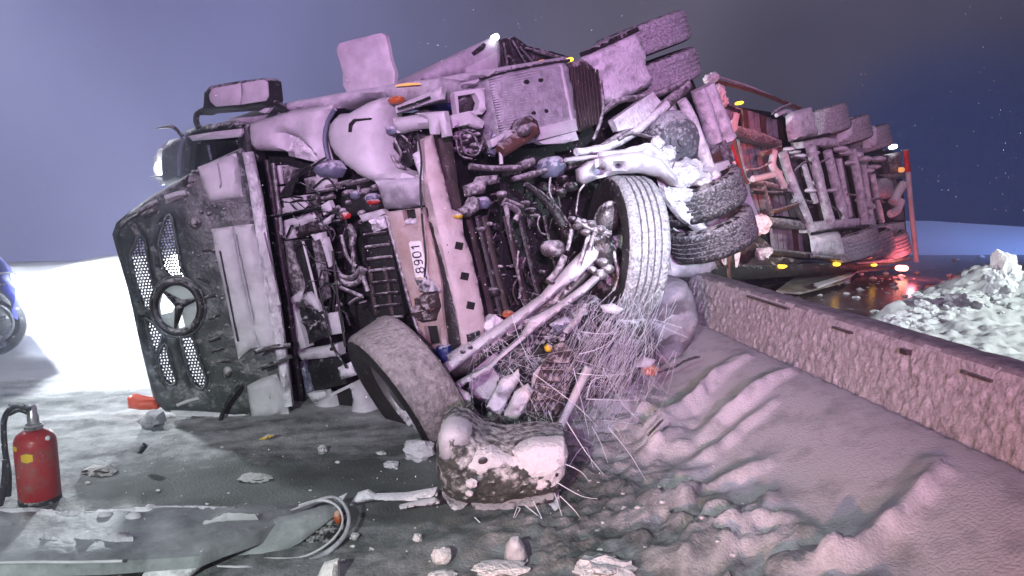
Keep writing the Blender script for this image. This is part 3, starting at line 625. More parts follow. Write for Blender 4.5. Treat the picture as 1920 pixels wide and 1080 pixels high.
B('crossbar', [(552, 660), (600, 652), (632, 645), (634, 668), (600, 672), (566, 676)], .12, .08, 'paint', bulge=.02); disc('crossbar_hole', 621, 655, 4, 4, F, .15, .01, MT['black'], tr, 0, n=10)
B('light_pod', [(570, 678), (640, 668), (650, 720), (585, 735)], .02, .12, 'black', res=10); B('light_pod_edge', [(560, 680), (568, 678), (582, 740), (574, 745)], .08, .05, 'hoseb')
B('snowy_bracket', [(632, 690), (658, 678), (664, 705), (640, 712)], .08, .06, 'snowy', rough=.03)
bc = B('bumper_corner', [(578, 766), (600, 748), (660, 718), (682, 738), (702, 788), (640, 788), (580, 780)], .14, .12, 'paint', bulge=.05, w=16, holes=[[(624, 742), (655, 727), (662, 738), (661, 764), (640, 772), (628, 762)]])
panel('fog_lamp_recess', [(620, 740), (660, 724), (666, 766), (636, 776)], F, .08, .03, MT['blackd'], bc)
B('snowy_bracket', [(575, 738), (610, 734), (612, 748), (586, 756)], .10, .06, 'snowy', rough=.02)
pipe('black_cable', [(440, 413), (480, 408), (520, 404), (560, 396), (602, 388)], 2., F, .22, MT['blackd'], tr)
pipe('latch_arm', [(478, 660), (508, 652), (545, 648)], 5, FL, .16, MT['dark'], tr, rough=.4); pipe('latch_arm', [(490, 690), (520, 680), (548, 668)], 4.5, FL, .16, MT['black'], tr, rough=.4)
pipe('cable', [(598, 540), (612, 600), (624, 650), (650, 690)], 2.4, F, .16, MT['black'], tr)
pipe('cable', [(624, 470), (634, 560), (648, 650)], 2.8, F, .12, MT['dark'], tr, rough=.3)
# hoses behind the front
for k in range(7):
    o = k*3.4; pipe('wiring_loom', [(524+o, 372-o*.2-2), (540+o, 345-o), (566+o*.8, 326-o*.7), (600+o*.5, 302-o*.3)], 2.1, F, .10+.01*k, MT['black'], tr)
for r_, pts in ((5, [(628, 500), (640, 518), (662, 520), (678, 502)]), (5.5, [(632, 512), (650, 532), (672, 528), (684, 505)]), (4, [(630, 536), (655, 546), (680, 556)]), (4, [(640, 440), (650, 480), (668, 500)]), (4.5, [(655, 420), (662, 470), (664, 510)]), (5, [(676, 500), (684, 530), (690, 546)]), (3, [(655, 570), (668, 560), (680, 556)])):
    pipe('coolant_hose', pts, r_, F, .02, MT['steel'], tr, rough=.15)
pipe('hose_bundle', [(654, 425), (662, 440), (660, 460)], 6, F, .04, MT['steel'], tr, rough=.5)
for k in range(16):
    x, y = random.uniform(506, 600), random.uniform(300, 560)
    pipe('wiring_loom', [(x, y), (x+random.uniform(-10, 25), y+random.uniform(-14, 14)), (x+random.uniform(10, 50), y+random.uniform(-26, 20)), (x+random.uniform(30, 70), y+random.uniform(-20, 40))], random.uniform(1., 2.2), F, random.uniform(.06, .13), MT['black'], tr)
# radiator with its slats
rd = panel('radiator', [(684, 420), (724, 410), (758, 590), (712, 612)], F, -.06, .12, MT['blackd'], tr, res=14)
for k in range(8):
    y = 438+k*22.5; x0 = 682+k*3.6; pipe('slat', [(x0, y+3), (x0+22, y), (x0+44+k*.6, y-2)], 3.0, F, -.02, MT['steel' if k in (1, 2, 3, 7) else 'dark'], rd, rough=.25)
for x in (700, 730): pipe('radiator_stay', [(x-8, 500), (x+6, 590)], 5, F, -.04, MT['brown'], rd, rough=.4)
B('reservoir', [(640, 360), (700, 350), (716, 385), (712, 400), (660, 406), (640, 392)], -.1, .1, 'blackd', bulge=.05, w=18)
for x, y, r in ((648, 362, 6), (664, 366, 9), (680, 360, 7), (692, 372, 9), (652, 380, 5), (700, 352, 6), (640, 396, 6), (676, 400, 6)): disc('fitting', x, y, r, r, F, -.02, .06, MT['steel' if r < 8 else 'hoseb'], tr, .03, n=10)
disc('red_cap', 695, 379, 9, 5, F, 0, .05, MT['red'], tr, .02, n=12); disc('red_cap', 643, 405, 6, 7, F, 0, .05, MT['red'], tr, .02, n=12)
B('pipe_manifold', [(672, 404), (715, 392), (722, 400), (700, 410), (680, 416)], 0, .05, 'paint'); B('snowy_bracket', [(690, 410), (718, 404), (722, 428), (700, 436)], -.02, .06, 'snowy', rough=.04, rs=25, res=5)
for a, b in (((600, 358), (640, 350)), ((604, 372), (628, 368)), ((612, 350), (660, 340)), ((650, 345), (690, 336)), ((618, 398), (636, 388))): pipe('air_line', [a, b], 4, F, .03, MT['steel'], tr, rough=.3)
B('bracket', [(600, 386), (616, 376), (622, 392), (606, 404)], .08, .04, 'paint'); B('bracket', [(596, 420), (622, 402), (616, 418), (604, 424)], .08, .03, 'paint', res=6)
# ---- bumper beam with the number plate
bp = panel('bumper_beam', [(721, 398), (756, 394), (790, 390), (800, 420), (814, 470), (826, 528), (828, 580), (838, 650), (842, 682), (800, 686), (786, 640), (768, 560), (745, 490)], F, .16, .08, MT['beam'], tr, bulge=.012, w=8, rough=.005,
      holes=[[(753, 393+2), (777, 392), (781, 419), (759, 423)], [(776, 562), (796, 548), (820, 546), (824, 575), (818, 602), (790, 606), (778, 590)], [(794, 612), (819, 611), (825, 645), (801, 648)]])
pipe('beam_edge', [(724, 405), (750, 500), (774, 590), (796, 655)], 3.5, F, .17, MT['steel'], tr)
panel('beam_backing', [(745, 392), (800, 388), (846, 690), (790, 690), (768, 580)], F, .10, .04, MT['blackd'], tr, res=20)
for x in (763, 774): panel('bolt_pad', ell(x, 416, 5, 6), F, .15, .05, MT['paint'], tr, bulge=.02, w=5, res=4)
panel('broken_cover', [(776, 520), (800, 522), (816, 536), (822, 548), (800, 552), (786, 548)], F, .21, .03, MT['steel'], tr, bulge=.02, w=7, rough=.03, rs=25, res=5)
panel('torn_padding', [(778, 558), (820, 548), (826, 575), (815, 600), (790, 606), (776, 590)], F, .17, .05, MT['brown'], tr, bulge=.03, w=14, rough=.06, rs=22, res=5)
panel('torn_padding', [(796, 580), (812, 570), (814, 580), (800, 588)], F, .22, .03, MT['exh'], tr, rough=.02, res=4)
panel('blue_cover', [(793, 652), (815, 655), (820, 648), (838, 650), (843, 682), (803, 688), (796, 670)], F, .20, .05, MT['blue'], tr, bulge=.02, w=8)
pipe('black_cable', [(783, 250), (790, 300), (788, 345), (792, 420), (798, 480), (796, 520)], 1.8, F, .26, MT['black'], tr)
lp = panel('number_plate', [(766, 457), (768, 453), (786, 452), (789, 455), (802, 520), (801, 528), (784, 531), (780, 528)], F, .205, .012, MT['plate'], tr, res=6)
pt = lambda name, pts, m: panel(name, pts, F, .2115, .004, m, lp, res=8, edge=0)
panel('plate_sticker', [(781, 521), (789, 519), (791, 527), (783, 530)], F, .209, .004, MT['yellow'], lp, res=5, edge=0)
def glyph(ch, cx, cy):                         # strokes in a cell of u (reading direction) and v (height), reading upwards along the beam
    S = {'8': [[(.15, .75), (.3, 1), (.7, 1), (.85, .75), (.7, .53), (.3, .53), (.15, .75)], [(.3, .53), (.1, .27), (.3, 0), (.7, 0), (.9, .27), (.7, .53)]],
         '9': [[(.85, .7), (.7, .45), (.3, .45), (.13, .7), (.3, 1), (.7, 1), (.87, .7), (.8, .2), (.6, 0), (.2, .05)]],
         '0': [[(.3, 0), (.12, .25), (.12, .75), (.3, 1), (.7, 1), (.88, .75), (.88, .25), (.7, 0), (.3, 0)]],
         '1': [[(.25, .75), (.55, 1), (.55, 0)]], 'L': [[(.2, 1), (.2, 0), (.85, 0)]]}[ch]
    for s in S:
        P = []
        for (u, v) in s:
            # reading runs up the beam, letter tops point towards the cab roof
            du, dv = (u-.5)*13.0, (v-.5)*15.0
            x = cx-du*.20-dv*.98; y = cy-du*.98+dv*.14
            P.append(W(x, y, F.t(x, y)-.216))
        tube3('plate_character', P, .0050, MT['ink'], lp, 6, flat=.6)
for ch, x, y in (('1', 778.5, 463), ('0', 781.5, 477.5), ('9', 784.5, 492), ('8', 787.5, 506.5), ('L', 793, 524)): glyph(ch, x, y)
# ---- second crossmember and the steel strips behind it
panel('crossmember_gap', [(795, 380), (812, 378), (836, 480), (852, 560), (866, 645), (842, 662), (828, 540)], F, .13, .05, MT['dark'], tr, bulge=.01, w=6, rough=.01, res=8)
cm = panel('front_crossmember', [(796, 262), (812, 252), (832, 330), (848, 392), (866, 400), (870, 440), (884, 478), (898, 535), (912, 608), (906, 638), (868, 652), (856, 580), (836, 490), (812, 384), (800, 330)], U, .28, .10, MT['cream'], tr, bulge=.014, w=7, rough=.008, rs=12)
for x, y in ((861, 461), (872, 518), (883, 573)): panel('square_hole', rect(x, y, 14, 14, 12), U, .302, .01, MT['blackd'], cm, res=7, edge=0)
for k in range(22):
    t = random.random(); disc('rivet', 822+t*62+random.uniform(-2, 20), 400+t*225+random.uniform(-10, 10), 1.5, 1.5, U, .296, .01, MT['dark'], cm, .004, n=6)
panel('crossmember_foot', [(878, 628), (900, 620), (904, 640), (882, 648)], U, .33, .03, MT['black'], cm, res=6)
panel('step_post', [(820, 244), (846, 238), (852, 290), (860, 350), (868, 398), (852, 398), (838, 350), (828, 300)], U, .16, .10, MT['brown'], tr, bulge=.01, w=6, rough=.012)
panel('tow_plate', [(772, 290), (784, 282), (792, 300), (796, 340), (790, 345)], F, .18, .05, MT['snowy'], tr, bulge=.01, rough=.02, res=6)
B('headlamp_socket', [(722, 232), (790, 205), (812, 215), (796, 300), (750, 320), (728, 300)], -.12, .2, 'blackd', rough=.06, res=8)
B('headlamp_bracket', [(736, 222), (786, 214), (812, 218), (828, 232), (812, 240), (780, 242), (744, 250)], .10, .08, 'paint', bulge=.04, w=14)
B('headlamp_bracket', [(780, 212), (832, 208), (840, 255), (828, 258), (822, 228), (816, 252), (806, 252), (800, 224)], .14, .05, 'paint', res=6)
B('headlamp_bracket', [(722, 238), (736, 236), (744, 248), (734, 252), (724, 250)], .06, .05, 'hoseb', res=5)
for a in ([(740, 262), (752, 290), (745, 302)], [(748, 250), (768, 270), (772, 300)], [(734, 290), (744, 310), (760, 316)], [(770, 255), (764, 280), (775, 300)]): pipe('lamp_wiring', a, 3, F, -.02, MT['steel' if a[0][0] < 742 else 'dark'], tr, rough=.4)
panel('sill_trim', [(740, 198), (806, 172), (828, 162), (826, 186), (742, 212)], F, .04, .05, MT['paint'], tr, bulge=.012, w=6, rough=.006)
pipe('sill_shade_line', [(746, 204), (785, 191), (806, 182)], 2.4, F, .085, MT['blackd'], tr)  # black rod draws the line of shade under the sill trim
# ---- behind the cab step: frame, tank, exhaust
ub = lambda name, pts, o, th, m, **k: panel(name, pts, U, o, th, MT[m], tr, **{**dict(bulge=.012, w=6, rough=.006, rs=12, res=8), **k})
ub('battery_frame', [(852, 172), (910, 164), (913, 205), (905, 214), (858, 217)], .12, .06, 'paint', holes=[[(859, 180), (892, 174), (900, 190), (896, 206), (862, 212)]])
ub('battery_box', [(856, 176), (908, 168), (908, 208), (860, 212)], .0, .1, 'dark', rough=.04)
ub('bracket', [(846, 216), (880, 208), (910, 228), (905, 240), (880, 232), (850, 240)], .14, .06, 'paint', rough=.02); ub('wire_nest', [(852, 240), (905, 235), (912, 280), (880, 300), (856, 280)], -.05, .1, 'dark', rough=.06, res=6, rs=18)
for k in range(12): x, y = random.uniform(858, 906), random.uniform(246, 285); disc('fitting', x, y, random.uniform(3, 7), random.uniform(3, 6), U, .05, .05, MT['steel'], tr, .03, n=8)
for a in ([(862, 250), (870, 285), (895, 290), (906, 262)], [(866, 244), (886, 252), (900, 280)], [(855, 260), (862, 290), (885, 298)]): pipe('wire', a, 2, U, .09, MT['steel'], tr, rough=.3)
pipe('ribbed_hose', [(915, 182), (926, 205), (932, 235), (928, 265), (920, 290)], 9, U, .04, MT['hoseb'], tr, n=8, rough=.12, rs=60)
ub('step_bracket', [(812, 178), (850, 168), (852, 205), (820, 205)], -.06, .1, 'blue'); ub('step_bracket', [(818, 168), (880, 150), (912, 142), (910, 156), (850, 170), (822, 182)], .02, .06, 'paintd', rough=.02)
tk = ub('fuel_tank', [(908, 148), (928, 138), (1056, 114), (1064, 122), (1074, 170), (1084, 244), (1078, 250), (960, 276), (940, 272), (926, 232)], .10, .55, 'tank', bulge=.045, w=16, rough=.008, rs=18)
for k in range(22):
    y0 = 146+k*4.8; a = (916+k*1.0, y0+3); b = (1052+k*1.2, y0-24+k*.15); pipe('tread_rib', [a, ((a[0]+b[0])/2, (a[1]+b[1])/2), b], 1.3, U, .148, MT['paintd'], tk, rough=.5, n=3)
pipe('tank_rim', [(900, 148), (960, 132), (1030, 118), (1068, 113)], 3.2, U, .12, MT['dark'], tk); pipe('tank_strap', [(1050, 122), (1062, 180), (1074, 240)], 5.5, U, .14, MT['paint'], tk)
panel('tank_skirt', [(1006, 240), (1080, 222), (1084, 244), (1012, 262)], U, .165, .03, MT['paint'], tk, bulge=.012)
for x, y, rx in ((988, 154, 6), (1014, 150, 6), (1000, 212, 6), (1024, 208, 5)): disc('tank_bolt', x, y, rx, rx*.85, U, .16, .02, MT['blackd'], tk, .004, n=9)
te = ub('tank_end', [(1064, 120), (1092, 110), (1112, 124), (1126, 152), (1130, 205), (1124, 232), (1086, 247), (1076, 180)], -.02, .4, 'brown', bulge=.02)
for k in range(9): x = 1070+k*6.2; pipe('end_rib', [(x, 124+abs(k-3)*1.2), (x+4+k*.3, 180), (x+14-k*.6, 240-k*1.2)], 2.1, U, .01, MT['brown'], te)
pipe('end_band', [(1126, 150), (1131, 200), (1126, 226), (1118, 250), (1112, 262)], 3.4, U, .02, MT['steel'], tr)
ub('exhaust_collar', [(966, 240), (976, 222), (994, 216), (1008, 226), (1014, 250), (1006, 258), (994, 244), (978, 240), (968, 252)], .24, .1, 'brown', rough=.01); ub('exhaust_clamp', [(964, 246), (972, 226), (990, 216), (976, 230), (968, 250)], .26, .03, 'steel', res=5)
pipe('exhaust_pipe', [(938, 284), (958, 270), (982, 254), (1000, 240)], [12, 14, 15, 14], U, .24, MT['exh'], tr, sides=14)
disc('exhaust_flange', 988, 243, 9, 12, U, .40, .05, MT['steel'], tr, .02, a=30)
ub('exhaust_bracket', [(920, 262), (950, 246), (970, 240), (972, 250), (944, 264), (924, 276)], .2, .05, 'paint'); pipe('exhaust_stay', [(938, 268), (940, 308)], 4, U, .22, MT['paint'], tr)
ub('tank_shelf', [(1010, 266), (1080, 246), (1086, 262), (1060, 268), (1020, 270)], .16, .06, 'paint', rough=.012)
# ---- engine bay under the cab
pipe('drag_link', [(880, 312), (930, 316), (978, 314)], 6, U, .12, MT['steel'], tr, rough=.1); pipe('drag_link_joint', [(975, 312), (1000, 302)], 8, U, .12, MT['steel'], tr, rough=.4)
pipe('link_arm', [(962, 336), (995, 328), (1028, 318)], [5, 7, 4], U, .10, MT['steel'], tr); disc('air_chamber', 1044, 312, 19, 20, U, .12, .12, MT['hoseb'], tr, .07); pipe('chamber_rod', [(1032, 332), (1030, 360), (1038, 378)], 2.4, U, .15, MT['steel'], tr)
ub('snowy_bracket', [(876, 348), (896, 340), (902, 330), (934, 328), (938, 342), (912, 348), (908, 362), (880, 368)], .18, .06, 'steel', rough=.03, res=6); ub('steering_box', [(862, 392), (880, 386), (890, 368), (900, 374), (898, 396), (880, 408), (866, 404)], .22, .08, 'steel', rough=.03, bulge=.03, res=6)
disc('servo_drum', 910, 380, 12, 12, U, .14, .08, MT['hoseb'], tr, .04); pipe('shift_lever', [(946, 374), (962, 380), (980, 388)], 4, U, .22, MT['steel'], tr); pipe('shift_lever', [(944, 380), (966, 392), (972, 402), (966, 414)], 6.5, U, .2, MT['steel'], tr, rough=.1)
pipe('shift_lever', [(948, 384), (954, 420), (958, 450)], [6, 4, 2], U, .2, MT['steel'], tr, rough=.4); disc('oil_cap', 945, 364, 7, 7, U, .2, .05, MT['steel'], tr, .03, n=12); disc('orange_valve', 862, 405, 7, 5, U, .36, .04, MT['yellow'], tr, .02, n=9)
for x, m in ((878, 'brown'), (896, 'dark'), (908, 'brown'), (948, 'brown'), (975, 'dark'), (1020, 'dark')):
    pipe('spring_leaf', [(x, 405), (x+20, 490), (x+44, 590)], 7.5 if x < 1000 else 5, U, .04, MT[m], tr, rough=.12, flat=.6)
pipe('prop_shaft', [(985, 345), (1020, 372), (1050, 410), (1068, 450)], [5, 8, 12, 16], U, .0, MT['dark'], tr, rough=.15, sides=12)
for x, y, r in ((930, 548, 10), (906, 430, 6), (920, 420, 5), (1000, 395, 7), (990, 380, 5), (1060, 335, 8), (1075, 350, 10), (1056, 360, 7), (940, 500, 4), (1008, 404, 4)): disc('fitting', x, y, r, r*.9, U, .08, .06, MT['dark' if r > 6 else 'steel'], tr, .03, n=10)
disc('brake_chamber', 1046, 466, 15, 16, U, .62, .1, MT['steel'], tr, .04); pipe('brake_rod', [(1072, 430), (1068, 452), (1064, 470)], 4, U, .7, MT['steel'], tr, rough=.3)
pipe('air_line', [(1058, 480), (1050, 500), (1036, 520), (1028, 528)], 7, U, .66, MT['steel'], tr, rough=.15)
pipe('air_line', [(1012, 405), (1008, 420), (1014, 436), (1024, 440)], 1.8, U, .1, MT['steel'], tr)
pipe('chain', [(972, 470), (970, 500), (976, 540), (974, 560)], 2.4, U, .1, MT['steel'], tr, rough=.9, rs=90)
ub('mount_block', [(905, 610), (930, 590), (945, 600), (952, 618), (920, 628)], .3, .08, 'snowy', rough=.03, res=6); disc('amber_cap', 958, 590, 8, 8, U, .35, .05, MT['orange'], tr, .03, n=10)
for k in range(64):
    x, y = random.uniform(900, 1080), random.uniform(330, 590)
    if (x-900)*.9+(y-330) > 330: continue
    q = random.random()
    if q < .4: pipe('engine_pipe', [(x, y), (x+random.uniform(-16, 16), y+random.uniform(5, 26)), (x+random.uniform(-24, 24), y+random.uniform(24, 60))], random.uniform(1.2, 3.2), U, random.uniform(-.15, 0), MT[random.choice(['dark', 'brown', 'black', 'dark'])], tr, rough=.3)
    elif q < .7: disc('engine_bolt', x, y, random.uniform(2, 5), random.uniform(2, 5), U, random.uniform(-.15, .02), .05, MT[random.choice(['dark', 'steel', 'brown'])], tr, .02, n=8)
    else: panel('engine_bracket', rect(x, y, random.uniform(8, 22), random.uniform(6, 20), random.uniform(-20, 25)), U, random.uniform(-.2, -.05), .06, MT[random.choice(['dark', 'brown', 'black'])], tr, rough=.02, res=7, bulge=.01)
for k in range(50):
    x, y = random.uniform(600, 716), random.uniform(340, 600)
    if y > 420 and x > 680: continue
    q = random.random()
    if q < .45: pipe('engine_pipe', [(x, y), (x+random.uniform(-10, 10), y+random.uniform(5, 20)), (x+random.uniform(-16, 16), y+random.uniform(20, 50))], random.uniform(1.2, 3.2), F, random.uniform(-.15, -.03), MT[random.choice(['dark', 'steel', 'black', 'dark'])], tr, rough=.3)
    elif q < .75: disc('engine_bolt', x, y, random.uniform(2, 5), random.uniform(2, 5), F, random.uniform(-.15, -.02), .05, MT[random.choice(['dark', 'steel', 'dark'])], tr, .02, n=8)
    else: panel('engine_bracket', rect(x, y, random.uniform(8, 20), random.uniform(6, 20), random.uniform(-20, 25)), F, random.uniform(-.2, -.08), .06, MT[random.choice(['dark', 'steel', 'black'])], tr, rough=.02, res=7, bulge=.01)
# ---- the torn-off front axle with both wheels
AX = VP(980, 590, 4.85)
class AxP:                                     # plane through the axle, from the low wheel to the high one
    n = np.array([.12, -.99, .05])/np.linalg.norm([.12, -.99, .05]); p = W(980, 590, 4.75)
    def t(s, px, py): return float(np.dot(s.p-CAM, s.n)/np.dot(ray(px, py), s.n))
A_ = AxP()
axle = panel('axle_beam', [(816, 690), (850, 668), (900, 652), (945, 626), (1010, 585), (1060, 540), (1095, 500), (1108, 478), (1122, 468), (1130, 480), (1116, 505), (1080, 548), (1040, 580), (985, 622), (930, 660), (880, 700), (838, 712)], A_, .0, .10, MT['dark'], tr, bulge=.02, w=8, rough=.01)
panel('axle_flange', [(819, 696), (878, 649), (928, 618), (1018, 556), (1041, 528), (1080, 489), (1111, 458), (1127, 466), (1119, 486), (1088, 517), (1049, 544), (1018, 571), (956, 618), (889, 664), (839, 702)], A_, .10, .10, MT['paint'], axle, bulge=.025, w=9, rough=.012, res=7)
panel('tie_rod', [(848, 724), (917, 686), (979, 630), (994, 602), (1049, 571), (1096, 536), (1131, 505), (1133, 517), (1103, 546), (1065, 573), (1018, 608), (983, 636), (928, 682), (856, 733)], A_, .14, .06, MT['paint'], axle, bulge=.025, w=7, rough=.010, res=6)
panel('axle_pad', [(838, 668), (880, 642), (918, 636), (905, 652), (860, 676), (842, 684)], A_, .08, .06, MT['steel'], axle, bulge=.02, rough=.02, res=6)
for x, y in ((868, 660), (882, 652), (1036, 530)): disc('axle_bolt', x, y, 5, 4, A_, .13, .03, MT['dark'], axle, .01, n=9)
for x, y, r in ((1128, 516, 12), (1142, 505, 11), (1132, 492, 10), (1112, 506, 8), (1100, 436, 8), (1085, 425, 7), (1110, 420, 9), (1075, 410, 6), (1128, 430, 9), (1095, 415, 6), (1120, 450, 7)): disc('steering_joint', x, y, r, r*.85, A_, .14, .08, MT['steel'], axle, .04, n=10, rough=.01)
for a, r_ in (([(1080, 412), (1110, 430), (1145, 438)], 6), ([(1106, 470), (1112, 445), (1118, 430)], 5), ([(1085, 500), (1095, 470), (1104, 440)], 4.5), ([(1150, 470), (1160, 520), (1150, 545)], 4)): pipe('steering_arm', a, r_, A_, .12, MT['steel'], axle, rough=.25)
wl = W(768, 732, 4.72); axl = Vector(W(1190, 450, 4.6+.25)-wl).normalized(); axl = (axl+Vector((0.03, .36, .0))).normalized()
wheel(tr, wl, tuple(axl), .49, .32, MT['tyremud'], seg=84, ri=.29, gd=.002)
wu = W(1170, 465, 4.95); axu = Vector((.96, .20, -.03))
wheel(tr, wu, tuple(axu), .475, .29, MT['tyre'], seg=120, lug=.004, ri=.26, gd=.022)
disc('hub_cover', 1140, 410, 24, 36, VP(1140, 410, 4.74), 0, .05, MT['dark'], tr, .05, a=28)
panel('knuckle', [(1112, 420), (1140, 430), (1160, 470), (1146, 520), (1120, 500), (1106, 460)], VP(1135, 470, 4.70), 0, .1, MT['dark'], tr, rough=.04, bulge=.05, w=16, rs=14)
# mudguard stays over the high wheel
GP = VP(1170, 315, 4.78)
panel('wheel_arch', [(1084, 318), (1106, 302), (1150, 288), (1200, 284), (1240, 298), (1268, 330), (1276, 352), (1262, 348), (1240, 332), (1205, 324), (1160, 326), (1118, 336), (1095, 346), (1086, 340)], GP, 0, .22, MT['paintd'], tr, bulge=.04, w=14, rough=.012, holes=[ell(1124, 321, 13, 8, -8, 12), ell(1160, 311, 7, 5, -8, 10)])
panel('arch_hole_shade', [(1100, 330), (1110, 306), (1180, 296), (1180, 320)], GP, -.12, .03, MT['hoseb'], tr)  # blue-grey sheet put in as the shade behind the arch holes
pipe('arch_wire', [(1096, 346), (1086, 360), (1082, 385), (1080, 400)], 2, GP, .0, MT['steel'], tr)
# ---- rear: rails, differential, suspension
for a, r_, o, m in (([(1060, 310), (1110, 292), (1160, 262), (1230, 212), (1290, 160)], 11, .0, 'steel'), ([(1080, 285), (1140, 276), (1200, 240), (1250, 196)], 8, .05, 'snowy'), ([(1130, 210), (1165, 188), (1230, 178), (1290, 150)], 6, .0, 'steel'), ([(1124, 292), (1180, 286), (1215, 276), (1240, 300), (1262, 335)], 8, .35, 'snowy'), ([(1060, 300), (1120, 294), (1180, 298)], 4, .3, 'paint'), ([(1210, 300), (1235, 318), (1262, 345)], 9, .45, 'snowy'), ([(1160, 262), (1186, 250), (1230, 262)], 4, .1, 'steel')):
    pipe('frame_rail', a, r_, U, o, MT[m], tr, rough=.35, rs=10, n=6)
panel('rail_gusset', [(1150, 225), (1225, 172), (1240, 190), (1200, 236), (1160, 246)], U, .05, .06, MT['snowy'], tr, rough=.03, rs=12); panel('rail_gusset', [(1225, 200), (1265, 180), (1272, 216), (1240, 232)], U, .0, .08, MT['snowy'], tr, rough=.04, rs=14, bulge=.03, w=14)
dc = W(1268, 262, U.t(1268, 262)-.12); lathe('differential', dc, (.25, -.9, -.1), [(.225, -.15), (.225, .0), (.215, .03), (.17, .06), (.165, .07), (.10, .08), (.095, .10), (.05, .11), (.045, .13), (.001, .13)], mat('diff_steel', (.10, .11, .125), .6, .2, .30, 30, (.45, .47, .5), .4, 60), tr, 32)
pipe('axle_tube', [(1278, 188), (1294, 220), (1312, 270), (1326, 310), (1334, 334)], [9, 12, 13, 14, 18], U, .22, MT['snowy'], tr, n=7, sides=12, rough=.22, rs=12)
for p, r in (((1285, 322), (.13, .11, .10)), ((1310, 335), (.10, .08, .06)), ((1268, 345), (.08, .08, .08)), ((1250, 288), (.07, .06, .06)), ((1232, 268), (.05, .05, .05)), ((1275, 365), (.10, .08, .06)), ((1300, 320), (.07, .07, .09)), ((1230, 296), (.09, .07, .05)), ((1205, 288), (.07, .05, .05))):
    blob('packed_snow', W(p[0], p[1], U.t(*p)-.32), r, MT['clear'], tr, 3, .35, 5)
for a in ([(1308, 168), (1325, 215), (1340, 268)], [(1325, 160), (1345, 210), (1366, 262)]): pipe('air_spring', a, 15, U, .02, MT['snowy'], tr, n=9, sides=14, rough=.16, rs=24)
panel('spring_seat', [(1322, 278), (1370, 258), (1376, 270), (1330, 292)], U, .06, .05, MT['steel'], tr)
panel('frame_end', [(1362, 312), (1378, 306), (1400, 345), (1422, 402), (1410, 408), (1388, 360)], U, .14, .04, MT['paint'], tr, bulge=.01, rough=.01)
panel('frame_bracket', [(1345, 270), (1370, 262), (1382, 300), (1360, 310)], U, .0, .08, MT['steel'], tr, rough=.02); panel('frame_bracket', [(1332, 285), (1350, 276), (1356, 312), (1340, 318)], U, .05, .06, MT['exh'], tr, rough=.03)
pipe('red_strap', [(1336, 190), (1360, 240), (1378, 290), (1392, 330)], 3, U, .0, MT['red'], tr, rough=.3)
# dual wheels
def duals(c1, c2, o, R, w, mt, cap=True):
    a = W(*c1, U.t(*c1)-o); b = W(*c2, U.t(*c2)-o); ax_ = Vector(b-a).normalized()
    for c in (a, b): wheel(tr, tuple(c), tuple(ax_), R, w, mt, seg=72, lug=.004, ri=.30, gd=.014)
duals((1204, 76), (1224, 143), -.55, .40, .25, MT['tyres']); duals((1312, 366), (1334, 436), .1, .36, .27, MT['tyred'])
mg = ub('mudguard', [(1100, 112), (1108, 98), (1150, 82), (1192, 58), (1204, 80), (1222, 160), (1180, 180), (1140, 196), (1128, 190), (1118, 150)], -.05, .10, 'snowy', bulge=.04, w=14, rough=.03, rs=12)
ub('mudguard_lip', [(1106, 92), (1150, 70), (1196, 50), (1200, 58), (1152, 80), (1108, 100)], -.02, .12, 'dark', rough=.01); ub('hub_plate', [(1196, 52), (1240, 36), (1250, 40), (1205, 60)], -.3, .2, 'dark')
panel('wheel_guard', [(1262, 380), (1290, 395), (1320, 440), (1345, 500), (1320, 520), (1262, 520), (1250, 440)], U, -.25, .1, MT['paintd'], tr, bulge=.04, w=20, rough=.012)
pipe('tyre_side_groove', [(1290, 398), (1340, 382), (1376, 366)], 2.4, U, .35, MT['steel'], tr)
ub('fairing_fin', [(1240, 330), (1262, 345), (1296, 392), (1330, 430), (1322, 440), (1280, 410), (1250, 372)], .3, .05, 'snowy', rough=.02)
panel('rear_panel', [(1262, 345), (1300, 320), (1366, 300), (1372, 312), (1310, 340), (1268, 360)], U, .3, .08, MT['paint'], tr, bulge=.01, rough=.015)
# low debris still hanging from the truck under the axle
panel('torn_liner', [(895, 660), (935, 634), (928, 652), (938, 672), (915, 700), (882, 712)], A_, -.12, .02, MT['paint'], tr, rough=.03, res=6)
panel('torn_liner', [(880, 700), (925, 690), (945, 720), (930, 765), (880, 740)], A_, -.2, .02, MT['paintd'], tr, rough=.05, rs=8)
# ------------------------------------------------------------------ semi-trailer
sm_ = thing('overturned_trailer', 'long semi-trailer lying on its side with three axles of snowy tyres', 'trailer', tuple(G(1600, 497)))
def Q(cx, cy): return (1300+cx/2.7, 120+cy/2.7)
tp = lambda name, pts, o, th, m, **k: panel(name, [Q(*q) for q in pts], T, o, th, MT[m], sm_, **{**dict(bulge=.02, w=5, rough=.01, rs=8, res=7), **k})
tt = lambda name, pts, r, o, m, **k: pipe(name, [Q(*q) for q in pts], r, T, o, MT[m], sm_, **{**dict(rough=.2, rs=6), **k})
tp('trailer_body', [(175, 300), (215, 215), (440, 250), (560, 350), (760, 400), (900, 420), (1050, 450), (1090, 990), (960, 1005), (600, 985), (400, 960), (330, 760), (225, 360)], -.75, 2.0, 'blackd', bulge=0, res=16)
MT['floorp'] = mat('floor_plank', (.15, .115, .125), .7, 0, .34, 8, (.48, .42, .48), .3, 30, .1, .4, .25)
